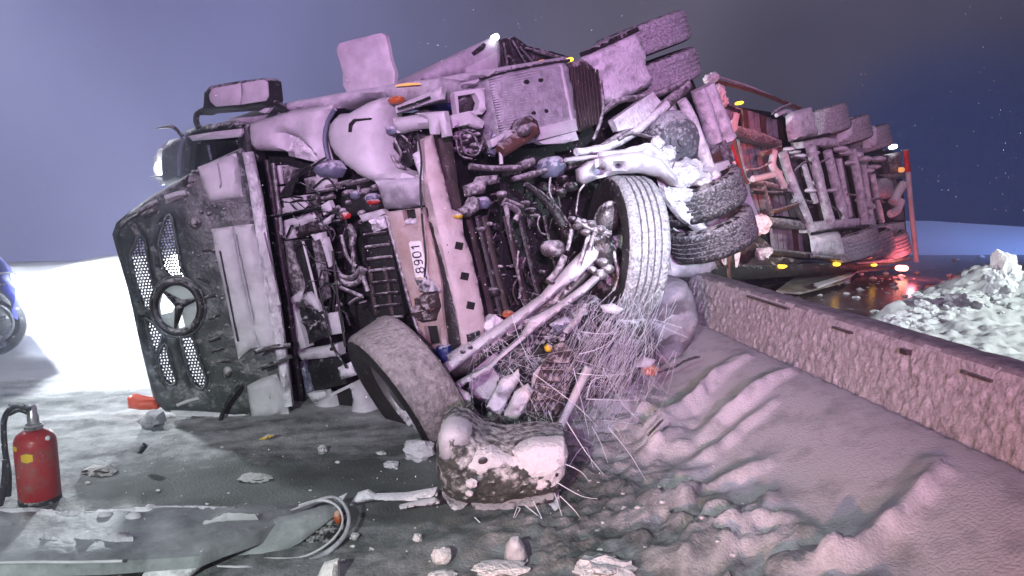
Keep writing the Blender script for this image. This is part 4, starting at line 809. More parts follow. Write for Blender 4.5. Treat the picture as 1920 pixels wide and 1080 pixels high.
# floor planks seen between the beams
for k in range(7):
    x = 250+k*30; y = 225+k*10; tp('floor_plank', [(x, y), (x+24, y+6), (x+34, 330+k*9), (x+8, 322+k*9)], -.62, .05, 'floorp' if k % 3 else 'exh', bulge=0, w=3)
for k in range(9):
    x = 232+k*36; tp('floor_plank', [(x, 375+k*8), (x+30, 382+k*8), (x+110, 760+k*3), (x+80, 758+k*3)], -.66, .05, 'floorp', bulge=0, w=3, res=10)
for k in range(7):
    x = 400+k*26; tp('floor_plank', [(x, 830), (x+21, 832), (x+34, 955), (x+12, 952)], -.6, .05, 'floorp' if k != 4 else 'exh', bulge=0, w=3)
for k in range(8):
    x = 520+k*62; tp('floor_plank', [(x, 430+k*8), (x+52, 436+k*8), (x+120, 790), (x+70, 790)], -.66, .05, 'floorp' if k % 2 else 'brown', bulge=0, w=3, res=10)
tt('side_rail', [(70, 78), (300, 135), (540, 228)], 4.2, .0, 'exh'); tt('side_rail_cap', [(110, 62), (300, 122), (470, 200)], 2.6, -.05, 'paintd')
tt('rail_bracket', [(400, 250), (440, 225), (490, 205)], 3, .05, 'steel'); tt('rail_bracket', [(420, 260), (470, 240), (500, 250)], 4, .0, 'snowy')
tp('chassis_beam', [(212, 308), (330, 340), (450, 388), (452, 422), (330, 395), (232, 362)], .05, .15, 'steel', rough=.015)
tp('chassis_beam', [(385, 775), (480, 785), (572, 800), (578, 842), (480, 832), (392, 818)], .05, .15, 'steel', rough=.015)
tp('chassis_beam', [(556, 392), (640, 370), (740, 378), (742, 420), (640, 410), (566, 425)], .12, .2, 'snowy', rough=.04)
tp('chassis_beam', [(590, 805), (720, 790), (842, 780), (842, 826), (740, 832), (600, 856)], .12, .2, 'snowy', rough=.03)
tp('chassis_beam', [(850, 796), (925, 786), (930, 826), (860, 836)], .1, .2, 'snowy', rough=.03); tp('chassis_beam', [(940, 820), (1070, 800), (1075, 850), (950, 870)], .0, .2, 'snowy', rough=.04)
for a, r, o in (([(452, 450), (480, 540), (515, 640), (560, 740), (620, 900)], 8.5, .12), ([(592, 415), (640, 600), (692, 795)], 9.5, .16), ([(678, 440), (720, 610), (765, 780)], 8.5, .1), ([(736, 480), (765, 640), (795, 770)], 5.5, .05), ([(800, 430), (835, 600), (865, 790)], 8, .1), ([(858, 510), (880, 660), (902, 790)], 6, .05), ([(905, 560), (930, 680), (955, 800)], 5.5, .05)):
    tt('axle_beam', a, r, o, 'snowy', n=6, sides=10)
for a, r, o, m in (([(560, 510), (590, 610), (620, 700)], 5.5, .05, 'snowy'), ([(410, 440), (400, 510), (430, 560), (460, 620)], 7, .15, 'paint'), ([(280, 592), (380, 612), (490, 645)], 6, .0, 'steel'), ([(350, 600), (370, 680), (395, 765)], 5, .0, 'steel'), ([(400, 748), (470, 730), (535, 705)], 4.5, .1, 'exh'), ([(510, 690), (535, 740), (560, 800)], 7, .05, 'steel'), ([(300, 582), (370, 568), (440, 552)], 6, .12, 'paint'), ([(350, 455), (400, 440), (440, 425)], 5, .1, 'exh'), ([(480, 640), (560, 690), (600, 700)], 3, .1, 'steel'), ([(300, 640), (400, 655), (470, 650)], 4, .0, 'dark')):
    tt('cross_strut', a, r, o, m)
for a in ([(270, 535), (330, 530), (385, 500), (420, 470)], [(510, 545), (545, 510), (580, 490)], [(640, 500), (700, 470)], [(680, 715), (730, 740), (750, 770)], [(780, 660), (830, 665)], [(900, 690), (940, 680), (960, 700)], [(500, 470), (560, 480), (620, 520)]): tt('air_hose', a, 2.2, .15, 'steel', n=4)
for (x, y, r) in ((500, 430, 6), (530, 445, 5), (560, 465, 6), (620, 450, 7), (760, 430, 8), (790, 445, 9), (840, 460, 10), (815, 500, 7), (880, 480, 8), (640, 600, 6), (610, 640, 6), (720, 640, 5), (860, 690, 5), (905, 720, 8), (880, 830, 6), (980, 830, 7), (700, 800, 6), (950, 480, 7), (930, 520, 6), (900, 540, 6)):
    disc('suspension_fitting', *Q(x, y), r*.9, r*.8, T, .12, .1, MT['snowy'], sm_, .08, n=9, rough=.03)
disc('air_tank', *Q(972, 630), 15, 20, T, .0, .3, MT['tank'], sm_, .15); tt('air_tank_body', [(1010, 700), (1040, 640), (1060, 610)], 9, .05, 'snowy'); tt('rear_fitting', [(1000, 760), (1030, 740), (1050, 690)], 8, .05, 'snowy')
tp('rear_bracket', [(985, 460), (1050, 445), (1062, 548), (1000, 560)], .05, .1, 'steel', res=5, w=3); tp('rear_bracket', [(940, 560), (1085, 550), (1085, 575), (1000, 585)], .0, .1, 'steel')
def twheel(cx, cy, o, R, w=.40):
    return wheel(sm_, tuple(W(cx, cy, T.t(cx, cy)-o)), tuple(axT), R, w, MT['tyres'], seg=64, lug=.006, gd=.016)
axT = Vector(W(1590, 458, 11.2)-W(1533, 232, 11.0)).normalized()
for cx, cy, o, R, w in ((1538, 231, -.1, .41, .40), (1585, 248, -.2, .38, .37), (1626, 263, -.3, .36, .36), (1594, 458, .25, .42, .42), (1632, 459, -.05, .36, .40), (1665, 461, -.15, .34, .40)): twheel(cx, cy, o, R, w)
tp('mudguard', [(500, 262), (520, 240), (600, 218), (628, 360), (570, 372), (515, 390), (505, 330)], .35, .1, 'snowy', bulge=.06, w=10, rough=.02)
tp('mudguard', [(780, 280), (812, 268), (830, 370), (780, 392), (750, 395)], .2, .1, 'snowy', bulge=.05, w=8, rough=.02); tp('mudguard', [(895, 318), (918, 312), (935, 410), (890, 425)], .2, .1, 'snowy', bulge=.05, w=8, rough=.02)
tp('mudguard', [(620, 868), (735, 848), (760, 900), (782, 992), (700, 975), (632, 962)], .35, .1, 'snowy', bulge=.06, w=10, rough=.02)
tt('mudguard_edge', [(500, 392), (600, 375), (720, 345)], 3, .4, 'blackd'); tt('mudguard_edge', [(600, 860), (720, 838), (840, 832)], 3.2, .4, 'blackd')
tt('lower_rail', [(380, 950), (560, 968), (780, 1000)], 6.5, .1, 'brown'); tt('lower_rail', [(600, 972), (800, 990), (930, 970), (945, 945)], 4, .3, 'steel'); tt('lower_rail', [(820, 1010), (960, 1000), (1090, 985)], 4, .2, 'steel')
# rear underrun bar
tt('underrun_bar', [(1078, 435), (1100, 700), (1130, 1000)], 4.8, .25, 'paint', rough=.05, n=6); tt('underrun_marker', [(1075, 435), (1081, 495), (1086, 545)], 5.2, .27, 'red', rough=.05)
disc('marker_lamp', *Q(1021, 418), 5.5, 4, T, .2, .06, MT['lampw'], sm_, .04, a=-25, n=10); disc('marker_lamp', *Q(1063, 535), 2.4, 5, T, .3, .06, MT['lampo'], sm_, .04, n=10)
disc('marker_lamp', *Q(243, 196), 5, 3, T, .0, .06, MT['lampy'], sm_, .04, a=-20, n=10)
for cx, cy, rx, ry in ((1318, 500, 6, 3.5), (1470, 500, 6, 3.2), (1572, 496, 5, 3), (1642, 497, 3.4, 2.2)): disc('marker_lamp', cx, cy, rx, ry, T, .3, .08, MT['lampy'], sm_, .05, a=-15, n=10)
disc('tail_light', 1697, 503, 7, 5.5, T, .5, .1, MT['lampr'], sm_, .05, n=12)
lamp("tail_light_glow", 'POINT', tuple(W(1712, 491, T.t(1712, 491)-1.0)), 18, (1, .16, .20), shadow_soft_size=.06)
# frozen clods on the landing gear
for (x, y, o, r) in ((1327, 149, .1, (.06, .05, .06)), (1338, 145, .1, (.07, .05, .06)), (1346, 180, .2, (.10, .08, .14)), (1352, 190, .2, (.09, .07, .08)), (1427, 420, .35, (.13, .1, .13)), (1420, 430, .35, (.09, .08, .08)), (1430, 476, .4, (.10, .08, .08)), (1440, 470, .4, (.07, .07, .05))):
    blob('frozen_clod', W(x, y, T.t(x, y)-o), r, MT['redlump'], sm_, 3, .3, 5)
tp('landing_leg', [(215, 215), (240, 225), (225, 330), (205, 350), (195, 300)], .1, .1, 'paint', rough=.03); tt('landing_leg', [(130, 210), (175, 215), (230, 240)], 5, .1, 'dark'); disc('landing_gearbox', *Q(180, 250), 8, 16, T, .05, .1, MT['hoseb'], sm_, .06, a=-15)
tt('front_post', [(150, 250), (200, 380), (250, 560), (275, 600)], 4, .3, 'exh'); tt('front_post', [(140, 430), (170, 480), (210, 500)], 5, .3, 'paint')
for pts in ([(130, 940), (160, 925), (180, 1000), (165, 1020)], [(215, 930), (245, 880), (240, 960), (225, 1030)], [(330, 950), (370, 930), (380, 960), (340, 985)]): tp('torn_flap', pts, .5, .03, 'redlump', rough=.03, res=5)
tt('dangling_cable', [(170, 930), (178, 1010), (182, 1080), (225, 1150)], 3.4, .6, 'exh', rough=.2)
tp('torn_tarpaulin', [(100, 920), (320, 850), (420, 960), (560, 1000), (400, 1040), (80, 1040)], .0, .2, 'brown', rough=.10, res=7, rs=5)
tp('lower_shade_strip', [(60, 1030), (420, 1020), (900, 1000), (1080, 1000), (700, 1060), (300, 1090), (60, 1100)], .2, .1, 'blackd', rough=.03)  # black sheet stands in for the shade along the trailer's foot
MT['stone'] = mat('dark_stone', (.06, .065, .065), .8, 0, .22, 14, (.5, .5, .5), .8, 40, .3)
# ------------------------------------------------------------------ loose things on the ground
def gz(p): return float(Z[min(np.searchsorted(ys, p[1]), ny-1), min(np.searchsorted(xs, p[0]), nx-1)])
def gpt(px, py, it=6):
    z = 0.
    for _ in range(it): p = G(px, py, z); z = .5*z+.5*gz(p)
    return np.array([p[0], p[1], gz(p)])
def deb(name, label, cat, pts, t, th, m, **k):
    pl = t if isinstance(t, Pl) else VP(sum(p[0] for p in pts)/len(pts), sum(p[1] for p in pts)/len(pts), t)
    g = k.pop('group', None)
    return tag(panel(name, pts, pl, 0, th, m, None, **{**dict(bulge=.02, w=10, rough=.01, rs=12, res=7), **k}), label, cat, g)
# fire extinguisher
c = gpt(76, 938); fe = thing('fire_extinguisher', 'red fire extinguisher standing in the snow with a black hose', 'extinguisher', tuple(c))
R_ = .094
lathe('cylinder', c, (0, 0, 1), [(.001, -.01), (R_*.8, -.01), (R_*.96, .012), (R_, .04), (R_, .29), (R_*.97, .32), (R_*.86, .345), (R_*.62, .362), (.03, .372), (.001, .372)], mat('extinguisher_red', (.36, .014, .013), .3, 0, .24, 7, (.20, .12, .10), .2, 40, -.1, .25, .12), fe, 40)
lathe('valve', c, (0, 0, 1), [(.028, .36), (.034, .375), (.034, .40), (.027, .405), (.027, .44), (.022, .45), (.022, .485), (.016, .495), (.001, .497)], MT['silver'], fe, 20)
lathe('valve_collar', c, (0, 0, 1), [(.036, .372), (.042, .376), (.042, .392), (.036, .396)], MT['steel'], fe, 20)
lathe('foot_ring', c, (0, 0, 1), [(R_*.98, -.015), (R_*1.02, -.01), (R_*1.02, .02), (R_*.98, .026)], MT['black'], fe, 32)
cx_, cy_, cz_ = c
tube3('handle', cr([(cx_-.005, cy_-.02, cz_+.46), (cx_-.05, cy_-.02, cz_+.475), (cx_-.1, cy_-.02, cz_+.455)], 5), .011, MT['black'], fe, 8)
tube3('lever', cr([(cx_, cy_-.02, cz_+.49), (cx_-.05, cy_-.02, cz_+.505), (cx_-.095, cy_-.02, cz_+.50)], 5), .008, MT['black'], fe, 8)
tube3('hose', cr([(cx_+.01, cy_-.03, cz_+.485), (cx_-.05, cy_-.05, cz_+.505), (cx_-.105, cy_-.05, cz_+.44), (cx_-.118, cy_-.05, cz_+.30), (cx_-.105, cy_-.06, cz_+.16), (cx_-.118, cy_-.06, cz_+.05)], 8), .0135, MT['black'], fe, 10)
tube3('nozzle', cr([(cx_-.115, cy_-.06, cz_+.24), (cx_-.125, cy_-.06, cz_+.15), (cx_-.14, cy_-.065, cz_+.07), (cx_-.16, cy_-.07, cz_+.01)], 5), np.linspace(.012, .020, 16), MT['dark'], fe, 10)
for a, z, s in ((-.5, .30, .016), (.15, .255, .026)):
    an = -math.pi/2+a; vs = []
    for u in np.linspace(-s/R_, s/R_, 7):
        for zz in (-s*.9, s*.9): vs.append((cx_+math.cos(an+u)*(R_+.003), cy_+math.sin(an+u)*(R_+.003), cz_+z+zz*(1-.3*abs(u)*R_/s)))
    mk('label_patch', vs, [[2*k, 2*k+2, 2*k+3, 2*k+1] for k in range(6)], MT['yellow'], fe)
blob('safety_tag', (cx_-.175, cy_-.04, cz_+.275), (.024, .012, .022), MT['yellow'], fe, 2, .3, 3)
blob('snow_cap', (cx_+.085, cy_-.03, cz_+.335), (.012, .012, .012), MT['clear'], fe, 2, .3, 3)
# snow-caked torn bumper corner in front of the low wheel
ch = thing('bumper_chunk', 'torn bumper corner caked with snow lying before the low front wheel', 'bumper piece', tuple(gpt(945, 960)))
CK = VP(940, 890, 3.62)
panel('shell', [(817, 836), (824, 806), (846, 792), (874, 798), (905, 822), (950, 830), (1010, 822), (1060, 826), (1068, 850), (1064, 890), (1046, 918), (990, 928), (930, 940), (870, 940), (832, 922), (818, 886)], CK, 0, .26, mat('pitted_plastic', (.05, .055, .05), .7, 0, .26, 20, (.62, .63, .63), .8, 40, .1, .3, .1), ch, bulge=.14, w=60, rough=.024, rs=24, res=5)
panel('end_cap', [(820, 830), (826, 806), (846, 793), (872, 799), (888, 816), (880, 850), (850, 868), (826, 862)], CK, .02, .1, MT['paintd'], ch, bulge=.09, w=26, rough=.012, sm=2, res=6)
panel('snow_cover', [(884, 838), (920, 836), (960, 850), (1000, 842), (1012, 836), (1050, 832), (1064, 848), (1060, 890), (1036, 912), (985, 922), (962, 925), (985, 890), (950, 868), (930, 880), (905, 915), (880, 905), (866, 880), (872, 852)], CK, .065, .08, MT['clear'], ch, bulge=.07, w=26, rough=.035, rs=14, res=6)
panel('snow_cover', [(960, 846), (1000, 830), (1058, 828), (1066, 852), (1056, 892), (1010, 912), (980, 890)], CK, .09, .08, MT['clear'], ch, bulge=.06, w=36, rough=.01, res=6)
panel('rubber_lip', [(826, 918), (870, 938), (935, 944), (990, 936), (1044, 922), (1040, 938), (985, 950), (920, 956), (866, 948), (832, 934)], CK, .045, .2, MT['dark'], ch, bulge=.05, w=8, rough=.012, res=6)
panel('snowy_lip', [(832, 932), (880, 946), (940, 952), (1000, 944), (1048, 932), (1056, 962), (1010, 966), (985, 972), (930, 978), (880, 970), (845, 950)], CK, .03, .2, MT['clear'], ch, bulge=.06, w=16, rough=.03, rs=22, res=5)
for p, r in (((884, 906), .026), ((880, 925), .018)): blob('snow_clod', W(p[0], p[1], 3.44), (r, r*.7, r*.8), MT['clear'], ch, 3, .35, 4)
panel('hole_mark', ell(905, 866, 9, 5, -10, 10), CK, .155, .02, MT['blackd'], ch, res=4); disc('rivet', 1044, 891, 3, 4, CK, .15, .02, MT['blackd'], ch, .004, n=8)
# long grey panel in front
def gpanel(name, label, cat, pts, z0, z1, th, m, y0, y1, **k):        # sheet lying on the road, rising from y1 (near) to y0 (far)
    a = G((pts[0][0]), y0, z0); b = G(pts[0][0], y1, z1); d = b-a; n = np.array([0, d[2], -d[1]]); n = n if n[2] > 0 else -n
    pl = Pl(0, 0, 1, n); pl.p = a; pl.n = n/np.linalg.norm(n)
    return tag(panel(name, pts, pl, 0, th, m, None, **{**dict(bulge=.015, w=12, rough=.012, rs=5, res=10), **k}), label, cat), pl
MT['fair'] = mat('snow_dusted_panel', (.115, .125, .13), .38, 0, .36, 5, (.46, .49, .50), .2, 40, .0, .2, .25)
o, gp1 = gpanel('side_panel', 'long grey side panel lying flat in the snow below the extinguisher', 'panel', [(-60, 962), (0, 952), (60, 956), (120, 964), (200, 958), (330, 950), (440, 952), (560, 944), (612, 936), (560, 960), (480, 1000), (420, 1020), (370, 1040), (200, 1052), (60, 1056), (-60, 1060)], .07, .13, .05, MT['fair'], 955, 1056)
panel('panel_edge', [(-60, 952), (60, 950), (130, 960), (260, 950), (330, 946), (440, 948), (440, 955), (330, 958), (200, 966), (120, 970), (40, 962), (-60, 968)], gp1, .012, .03, MT['snowy'], o, bulge=.012, w=4, rough=.012, res=6)
panel('panel_tear', [(70, 1010), (84, 1004), (110, 1012), (150, 1008), (165, 1002), (175, 1006), (250, 1002), (258, 1012), (250, 1022), (205, 1024), (180, 1016), (100, 1020)], gp1, .02, .02, MT['paintd'], o, bulge=.02, w=5, rough=.03, res=5)
pipe('tear_edge', [(76, 1010), (84, 1014), (130, 1014), (158, 1010), (172, 1014), (206, 1022), (256, 1018)], 2.6, gp1, .03, MT['black'], o, rough=.3)
for x, y in ((197, 970), (251, 972)): blob('rubber_buffer', W(x, y, gp1.t(x, y)-.03), (.036, .03, .028), MT['paint'], o, 3, .1, 2)
pipe('panel_near_edge', [(-40, 1056), (60, 1054), (150, 1054), (230, 1052)], 3, gp1, .02, MT['paint'], o, rough=.2)
deb('mud_strip', 'dark rubber strip lying under the near edge of the grey side panel', 'strip', [(-60, 1060), (80, 1058), (260, 1056), (330, 1058), (300, 1090), (-60, 1100)], 3.0, .04, MT['blackd'], rough=.02)
# curved fender with rolled rim
fd = thing('torn_fender', 'curled grey fender shell with a rolled clear rim lying open', 'fender', tuple(gpt(520, 1040)))
FD = VP(520, 1000, 3.28)
def fbowl(x, y): return -.10*math.exp(-((x-560)/90)**2)
FDp = Pl(0, 0, 1, (0, -.45, .9)); FDp.p = W(420, 1010, 3.22); FDp.n = np.array([.05, -.5, .86])/np.linalg.norm([.05, -.5, .86])
panel('fender_shell', [(364, 1000), (385, 976), (425, 964), (480, 966), (545, 956), (600, 940), (628, 936), (640, 948), (600, 980), (560, 1010), (500, 1040), (440, 1054), (395, 1056), (380, 1040)], FDp, 0, .03, MT['fair'], fd, bulge=.03, w=30, rough=.006, fn=lambda x, y: -.03)
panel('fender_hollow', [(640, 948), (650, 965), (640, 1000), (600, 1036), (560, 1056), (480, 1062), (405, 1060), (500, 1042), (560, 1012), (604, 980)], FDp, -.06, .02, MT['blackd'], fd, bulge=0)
pipe('rolled_rim', [(545, 957), (590, 940), (622, 932), (642, 942), (654, 968), (648, 1000), (622, 1030), (580, 1054), (520, 1062), (440, 1062), (400, 1060)], [2, 3, 3, 3, 4, 4, 5, 7, 7, 4, 2], FDp, .0, MT['tank'], fd, n=6, rough=.1)
pipe('rolled_rim', [(560, 948), (600, 938), (628, 946), (642, 968), (636, 996), (606, 1026), (560, 1046), (500, 1048), (410, 1056)], [2.5, 3, 2.4, 2, 2, 2.4, 2.4, 3, 2], FDp, .0, MT['paint'], fd, n=6)
panel('fender_lip', [(366, 1000), (380, 978), (430, 962), (484, 962), (484, 972), (428, 974), (392, 990)], FDp, .02, .02, MT['paint'], fd, bulge=.02, w=7, rough=.01, res=6)
disc('red_reflector', 633, 966, 8, 11, FDp, .0, .02, MT['orange'], fd, .01, n=12); panel('sharp_tip', [(626, 935), (652, 922), (640, 940)], FDp, .0, .02, MT['paintd'], fd, res=5); disc('socket', 384, 998, 8, 7, FDp, .02, .02, MT['blackd'], fd, .004, n=10)
panel('fender_wall', [(402, 1058), (520, 1066), (590, 1058), (560, 1076), (470, 1086), (400, 1090)], FDp, .02, .03, MT['paint'], fd, bulge=.03, w=10)
deb('broken_shard', 'pale jagged shard sticking up before the curled fender', 'shard', [(230, 1100), (280, 1066), (330, 1048), (376, 1036), (380, 1062), (350, 1090), (330, 1110)], 2.98, .04, MT['snowy'], rough=.02, res=6)
deb('broken_shard', 'small pale pointed shard at the near edge beside the dark strip', 'shard', [(56, 1100), (70, 1070), (84, 1060), (90, 1095)], 2.9, .03, MT['snowy'], rough=.02, res=6)
deb('broken_flap', 'pinkish plastic flap poking up at the near side of the curled fender', 'flap', [(590, 1090), (604, 1062), (632, 1054), (634, 1095)], 2.95, .03, MT['redlump'], rough=.01, res=6)
# strip pieces between fender and chunk
deb('trim_strip', 'snow-covered trim strip between the curled fender and the bumper chunk', 'trim', [(655, 950), (668, 930), (688, 924), (700, 932), (760, 930), (818, 920), (820, 930), (770, 942), (700, 940), (676, 944)], 3.56, .04, MT['snowy'], rough=.02, res=5)
deb('trim_strip', 'thin bent bright strip just below the longer snowy trim strip', 'trim', [(748, 950), (790, 940), (815, 936), (824, 944), (812, 948), (780, 950), (750, 956)], 3.5, .02, MT['paint'], rough=.01, res=5)
deb('orange_lens', 'broken orange lamp lens under the lower corner of the open flap', 'lamp lens', [(237, 746), (244, 742), (268, 748), (288, 750), (294, 768), (262, 769), (240, 766)], 5.0, .06, mat('orange_lens_red', (.85, .12, .05), .3, bump=.2, bs=20), rough=.02, res=5)
deb('lamp_fragment', 'smashed clear lamp fragment in the snow below the flap', 'lamp fragment', [(262, 790), (274, 774), (296, 778), (302, 796), (284, 806), (266, 804)], 4.85, .08, MT['tank'], rough=.05, rs=22, res=4)
deb('dark_chip', 'small dark splinter standing upright in the grey road snow', 'splinter', [(254, 850), (266, 832), (275, 838), (264, 852)], 4.1, .02, MT['black'], res=5)
deb('wood_splinter', 'tan wooden splinter lying on the road snow before the truck', 'splinter', [(484, 825), (500, 816), (514, 817), (500, 824)], 4.55, .02, MT['yellow'], res=4)
for lb, x, y, r in (('dark half-buried stone right of the extinguisher', 190, 886, (.10, .06, .035)), ('flat dark stone in mid-road above the curled fender', 480, 899, (.085, .05, .022))):
    tag(blob('snowy_stone', gpt(x, y)+np.array([0, 0, .004]), r, MT['stone'], None, 3, .35, 4), lb, 'stone', 'dark stones in the road snow')
def clod(label, px, py, rpx, sq=(1, 1, .8), m='clear', amp=.3, g='loose snow lumps on the road'):
    p = gpt(px, py+rpx*.7); t = np.linalg.norm(p-CAM)*.98; r = rpx*t/FPX
    return tag(blob('snow_lump', (p[0], p[1], p[2]+r*sq[2]*.75), (r*sq[0], r*sq[1], r*sq[2]), MT[m], None, 3, amp, 4.5), label, 'snow lump', g)
clod('big angular snow lump between the low wheel and the bumper chunk', 786, 842, 24, (1.2, 1, .8)); clod('small snow lump just left of the bumper chunk in mid-road', 733, 868, 11, (1.3, 1, .6)); clod('tiny snow crumb above the small lump by the wheel', 715, 847, 7, (1.3, 1, .5))
clod('small rounded snow lump left of the large near lump', 783, 1009, 9); clod('large rounded snow lump in front of the bumper chunk', 828, 1041, 18, (1.05, 1, .9), 'clear', .18)
clod('crumbly heap of snow at the near edge right of the bumper chunk', 1130, 1054, 34, (1.5, 1, .45), 'grit', .45); clod('dark snow-topped slab fragment in front of the bumper chunk', 940, 1048, 32, (1.5, .8, .25), 'grit', .35)
clod('dim snow lump beside the small gritty stone near the road centre', 664, 1004, 9, (1, 1, .7), 'grit'); clod('gritty lump standing alone on the grey road snow', 604, 845, 8, (1, 1, 1.2), 'grit')
clod('soft flat snow lump under the large rounded lump', 830, 1072, 16, (1.5, 1, .4), 'grit')
deb('broken_plate', 'triangular broken plate leaning up behind the near slab of snow', 'plate', [(948, 1030), (958, 1014), (972, 1012), (984, 1030), (991, 1054), (960, 1056), (945, 1050)], 3.05, .03, MT['paintd'], res=6)
# wreckage under the axle
deb('orange_wedge', 'salmon lit wedge of torn plastic beside the low wheel', 'plastic wedge', [(838, 728), (846, 724), (878, 742), (882, 750), (872, 775), (864, 772)], 4.5, .06, MT['redlump'], res=6)
tag(pipe('bent_tube', [(878, 760), (900, 785), (940, 802), (990, 806), (1022, 808)], 6, VP(940, 800, 4.25), 0, MT['dark'], None, rough=.2), 'bent black tube lying behind the bumper chunk', 'tube')
deb('folded_sheet', 'folded dirty sheet lying under the axle beam', 'sheet', [(912, 765), (940, 712), (962, 704), (972, 694), (975, 712), (955, 745), (938, 780)], 4.45, .04, MT['snowy'], rough=.04, res=6)
deb('folded_sheet', 'crumpled pinkish sheet between the folded sheet and the perforated plate', 'sheet', [(945, 780), (965, 738), (990, 722), (1000, 735), (985, 765), (970, 790)], 4.4, .04, MT['redlump'], rough=.05, res=6)
pf = thing('perforated_plate', 'bent perforated metal plate standing in the wreckage under the axle', 'plate', tuple(W(1040, 800, 4.4)))
PFP = VP(1045, 730, 4.42); hl = []
for i in range(9):
    for j in range(7):
        x, y = 1000+i*11+(j % 2)*5, 668+j*18
        hl.append((x, y))
PO = [(1018, 682), (1040, 648), (1056, 643), (1078, 662), (1090, 676), (1070, 720), (1044, 790), (1030, 806), (1000, 798), (984, 766)]
ho = inside(np.array(hl, float), np.array(PO, float)) & (edist(np.array(hl, float), [np.array(PO, float)]) > 7)
panel('plate_sheet', PO, PFP, 0, .02, MT['brown'], pf, bulge=.02, w=12, rough=.03, res=7, holes=[ell(x, y, 3, 4, 30, 6) for (x, y), k in zip(hl, ho) if k])
panel('plate_backing', [(1000, 700), (1040, 660), (1080, 680), (1030, 800), (990, 790)], PFP, -.05, .02, MT['tank'], pf, res=12)
tag(pipe('pink_pole', [(1104, 688), (1085, 726), (1065, 770), (1050, 800)], 8, VP(1078, 745, 4.38), 0, MT['paint'], None, rough=.12), 'short pale pole leaning beside the perforated plate', 'pole')
deb('dark_wreckage', 'heap of dark twisted wreckage beneath the high front wheel', 'wreckage', [(900, 760), (940, 690), (1000, 640), (1060, 590), (1120, 560), (1180, 590), (1215, 600), (1225, 680), (1190, 720), (1120, 760), (1040, 800), (960, 810)], 5.0, .4, MT['black'], rough=.14, rs=6, res=12, bulge=.1, w=60)
deb('blue_rag', 'dark blue torn piece deep in the wreckage under the axle', 'rag', [(1030, 610), (1060, 596), (1085, 604), (1080, 622), (1045, 628)], 4.72, .05, MT['hoseb'], rough=.04, res=6)
for pts, lb in (([(1056, 622), (1080, 596), (1096, 570), (1102, 572), (1090, 600), (1064, 626)], 'long thin pale blade leaning in the wreckage'), ([(1126, 574), (1150, 570), (1170, 580), (1160, 590), (1132, 586)], 'short lilac fragment below the high front wheel'), ([(1190, 688), (1210, 672), (1230, 676), (1218, 692)], 'pinkish shard beside the snow-draped boulder')):
    deb('wreck_fragment', lb, 'fragment', pts, 4.6, .03, MT['paint'], rough=.02, res=5)
deb('orange_fragment', 'orange fragment at the foot of the snow-draped boulder', 'fragment', [(1204, 690), (1225, 686), (1238, 694), (1228, 706), (1206, 704)], 4.6, .06, MT['orange'], rough=.02, res=5)
deb('yellow_scrap', 'tiny yellow scrap caught among the frosted straw', 'scrap', [(1020, 652), (1026, 645), (1036, 650), (1034, 660), (1024, 660)], 4.4, .02, MT['yellow'], res=3)
bo_ = deb('draped_boulder', 'rounded snow-draped bundle at the end of the barrier', 'bundle', [(1210, 572), (1224, 542), (1240, 526), (1262, 524), (1288, 530), (1304, 560), (1310, 600), (1300, 632), (1280, 670), (1258, 690), (1234, 690), (1218, 660), (1212, 620)], 5.5, .35, MT['bundle'], bulge=.12, w=40, rough=.09, rs=6, res=8)
tag(pipe('dark_stick', [(1243, 786), (1232, 798), (1222, 808), (1214, 816)], 2.4, VP(1228, 800, 4.0), 0, MT['black'], None), 'thin dark stick poking out of the churned snow', 'stick')
tag(pipe('bent_wire', [(1222, 700), (1260, 690), (1285, 676), (1312, 668)], 2.6, VP(1260, 690, 4.9), 0, MT['black'], None), 'dark bent wire below the snow-draped bundle', 'wire')
# debris on the wet road
def road(name, label, cat, pts, m, th=.03, z=.06):
    P = [G(x, y, z) for x, y in pts]; n = len(P); v = [tuple(p) for p in P]+[(p[0], p[1], p[2]-th) for p in P]
    return tag(mk(name, v, [list(range(n))[::-1], list(range(n, 2*n))]+[[i, (i+1) % n, n+(i+1) % n, n+i] for i in range(n)], m), label, cat)
MT['ply'] = mat('dirty_plywood', (.16, .14, .11), .6, 0, .25, 6, (.45, .45, .42), .2, 30, 0, .3, .2)
road('plywood_sheet', 'large dirty plywood sheet on the road below the trailer', 'sheet', [(1455, 545), (1500, 512), (1610, 506), (1580, 528), (1500, 548)], MT['ply'], .03, .10)
road('plank', 'pale narrow plank beside the plywood sheet on the road', 'plank', [(1525, 532), (1596, 511), (1600, 514), (1534, 537)], MT['paint'], .03, .16)
road('plank', 'tan plank lying across the corner of the plywood sheet', 'plank', [(1448, 562), (1498, 556), (1504, 560), (1470, 570), (1446, 570)], MT['ply'], .03, .05)
road('broken_board', 'broken pale board nearest the barrier top', 'board', [(1440, 556), (1462, 545), (1470, 548), (1452, 562)], MT['paintd'], .03, .08)
road('plank', 'long grey plank angled toward the tail light', 'plank', [(1585, 505), (1690, 497), (1692, 500), (1590, 510)], MT['steel'], .03, .10)
def rubble(name, n, place, size, m, sub=2):       # loose snow nobody could count, one mass
    vs = []; fs = []
    for k in range(n):
        x, y = place(k); p = gpt(x, y); r = size(k); bm = bmesh.new(); bmesh.ops.create_icosphere(bm, subdivisions=sub, radius=1); s = Vector((random.random()*40, random.random()*40, 3.)); k0 = len(vs)
        for v in bm.verts:
            d = v.co.normalized(); q = 1+.5*mn.fractal(d*2.2+s, .8, 2., 3); vs.append((p[0]+d.x*r*1.3*q, p[1]+d.y*r*q, p[2]+r*.25+d.z*r*.75*q))
        fs += [[k0+v.index for v in f.verts] for f in bm.faces]; bm.free()
    o = mk(name, vs, fs, m, None, 32); o['kind'] = 'stuff'; return o
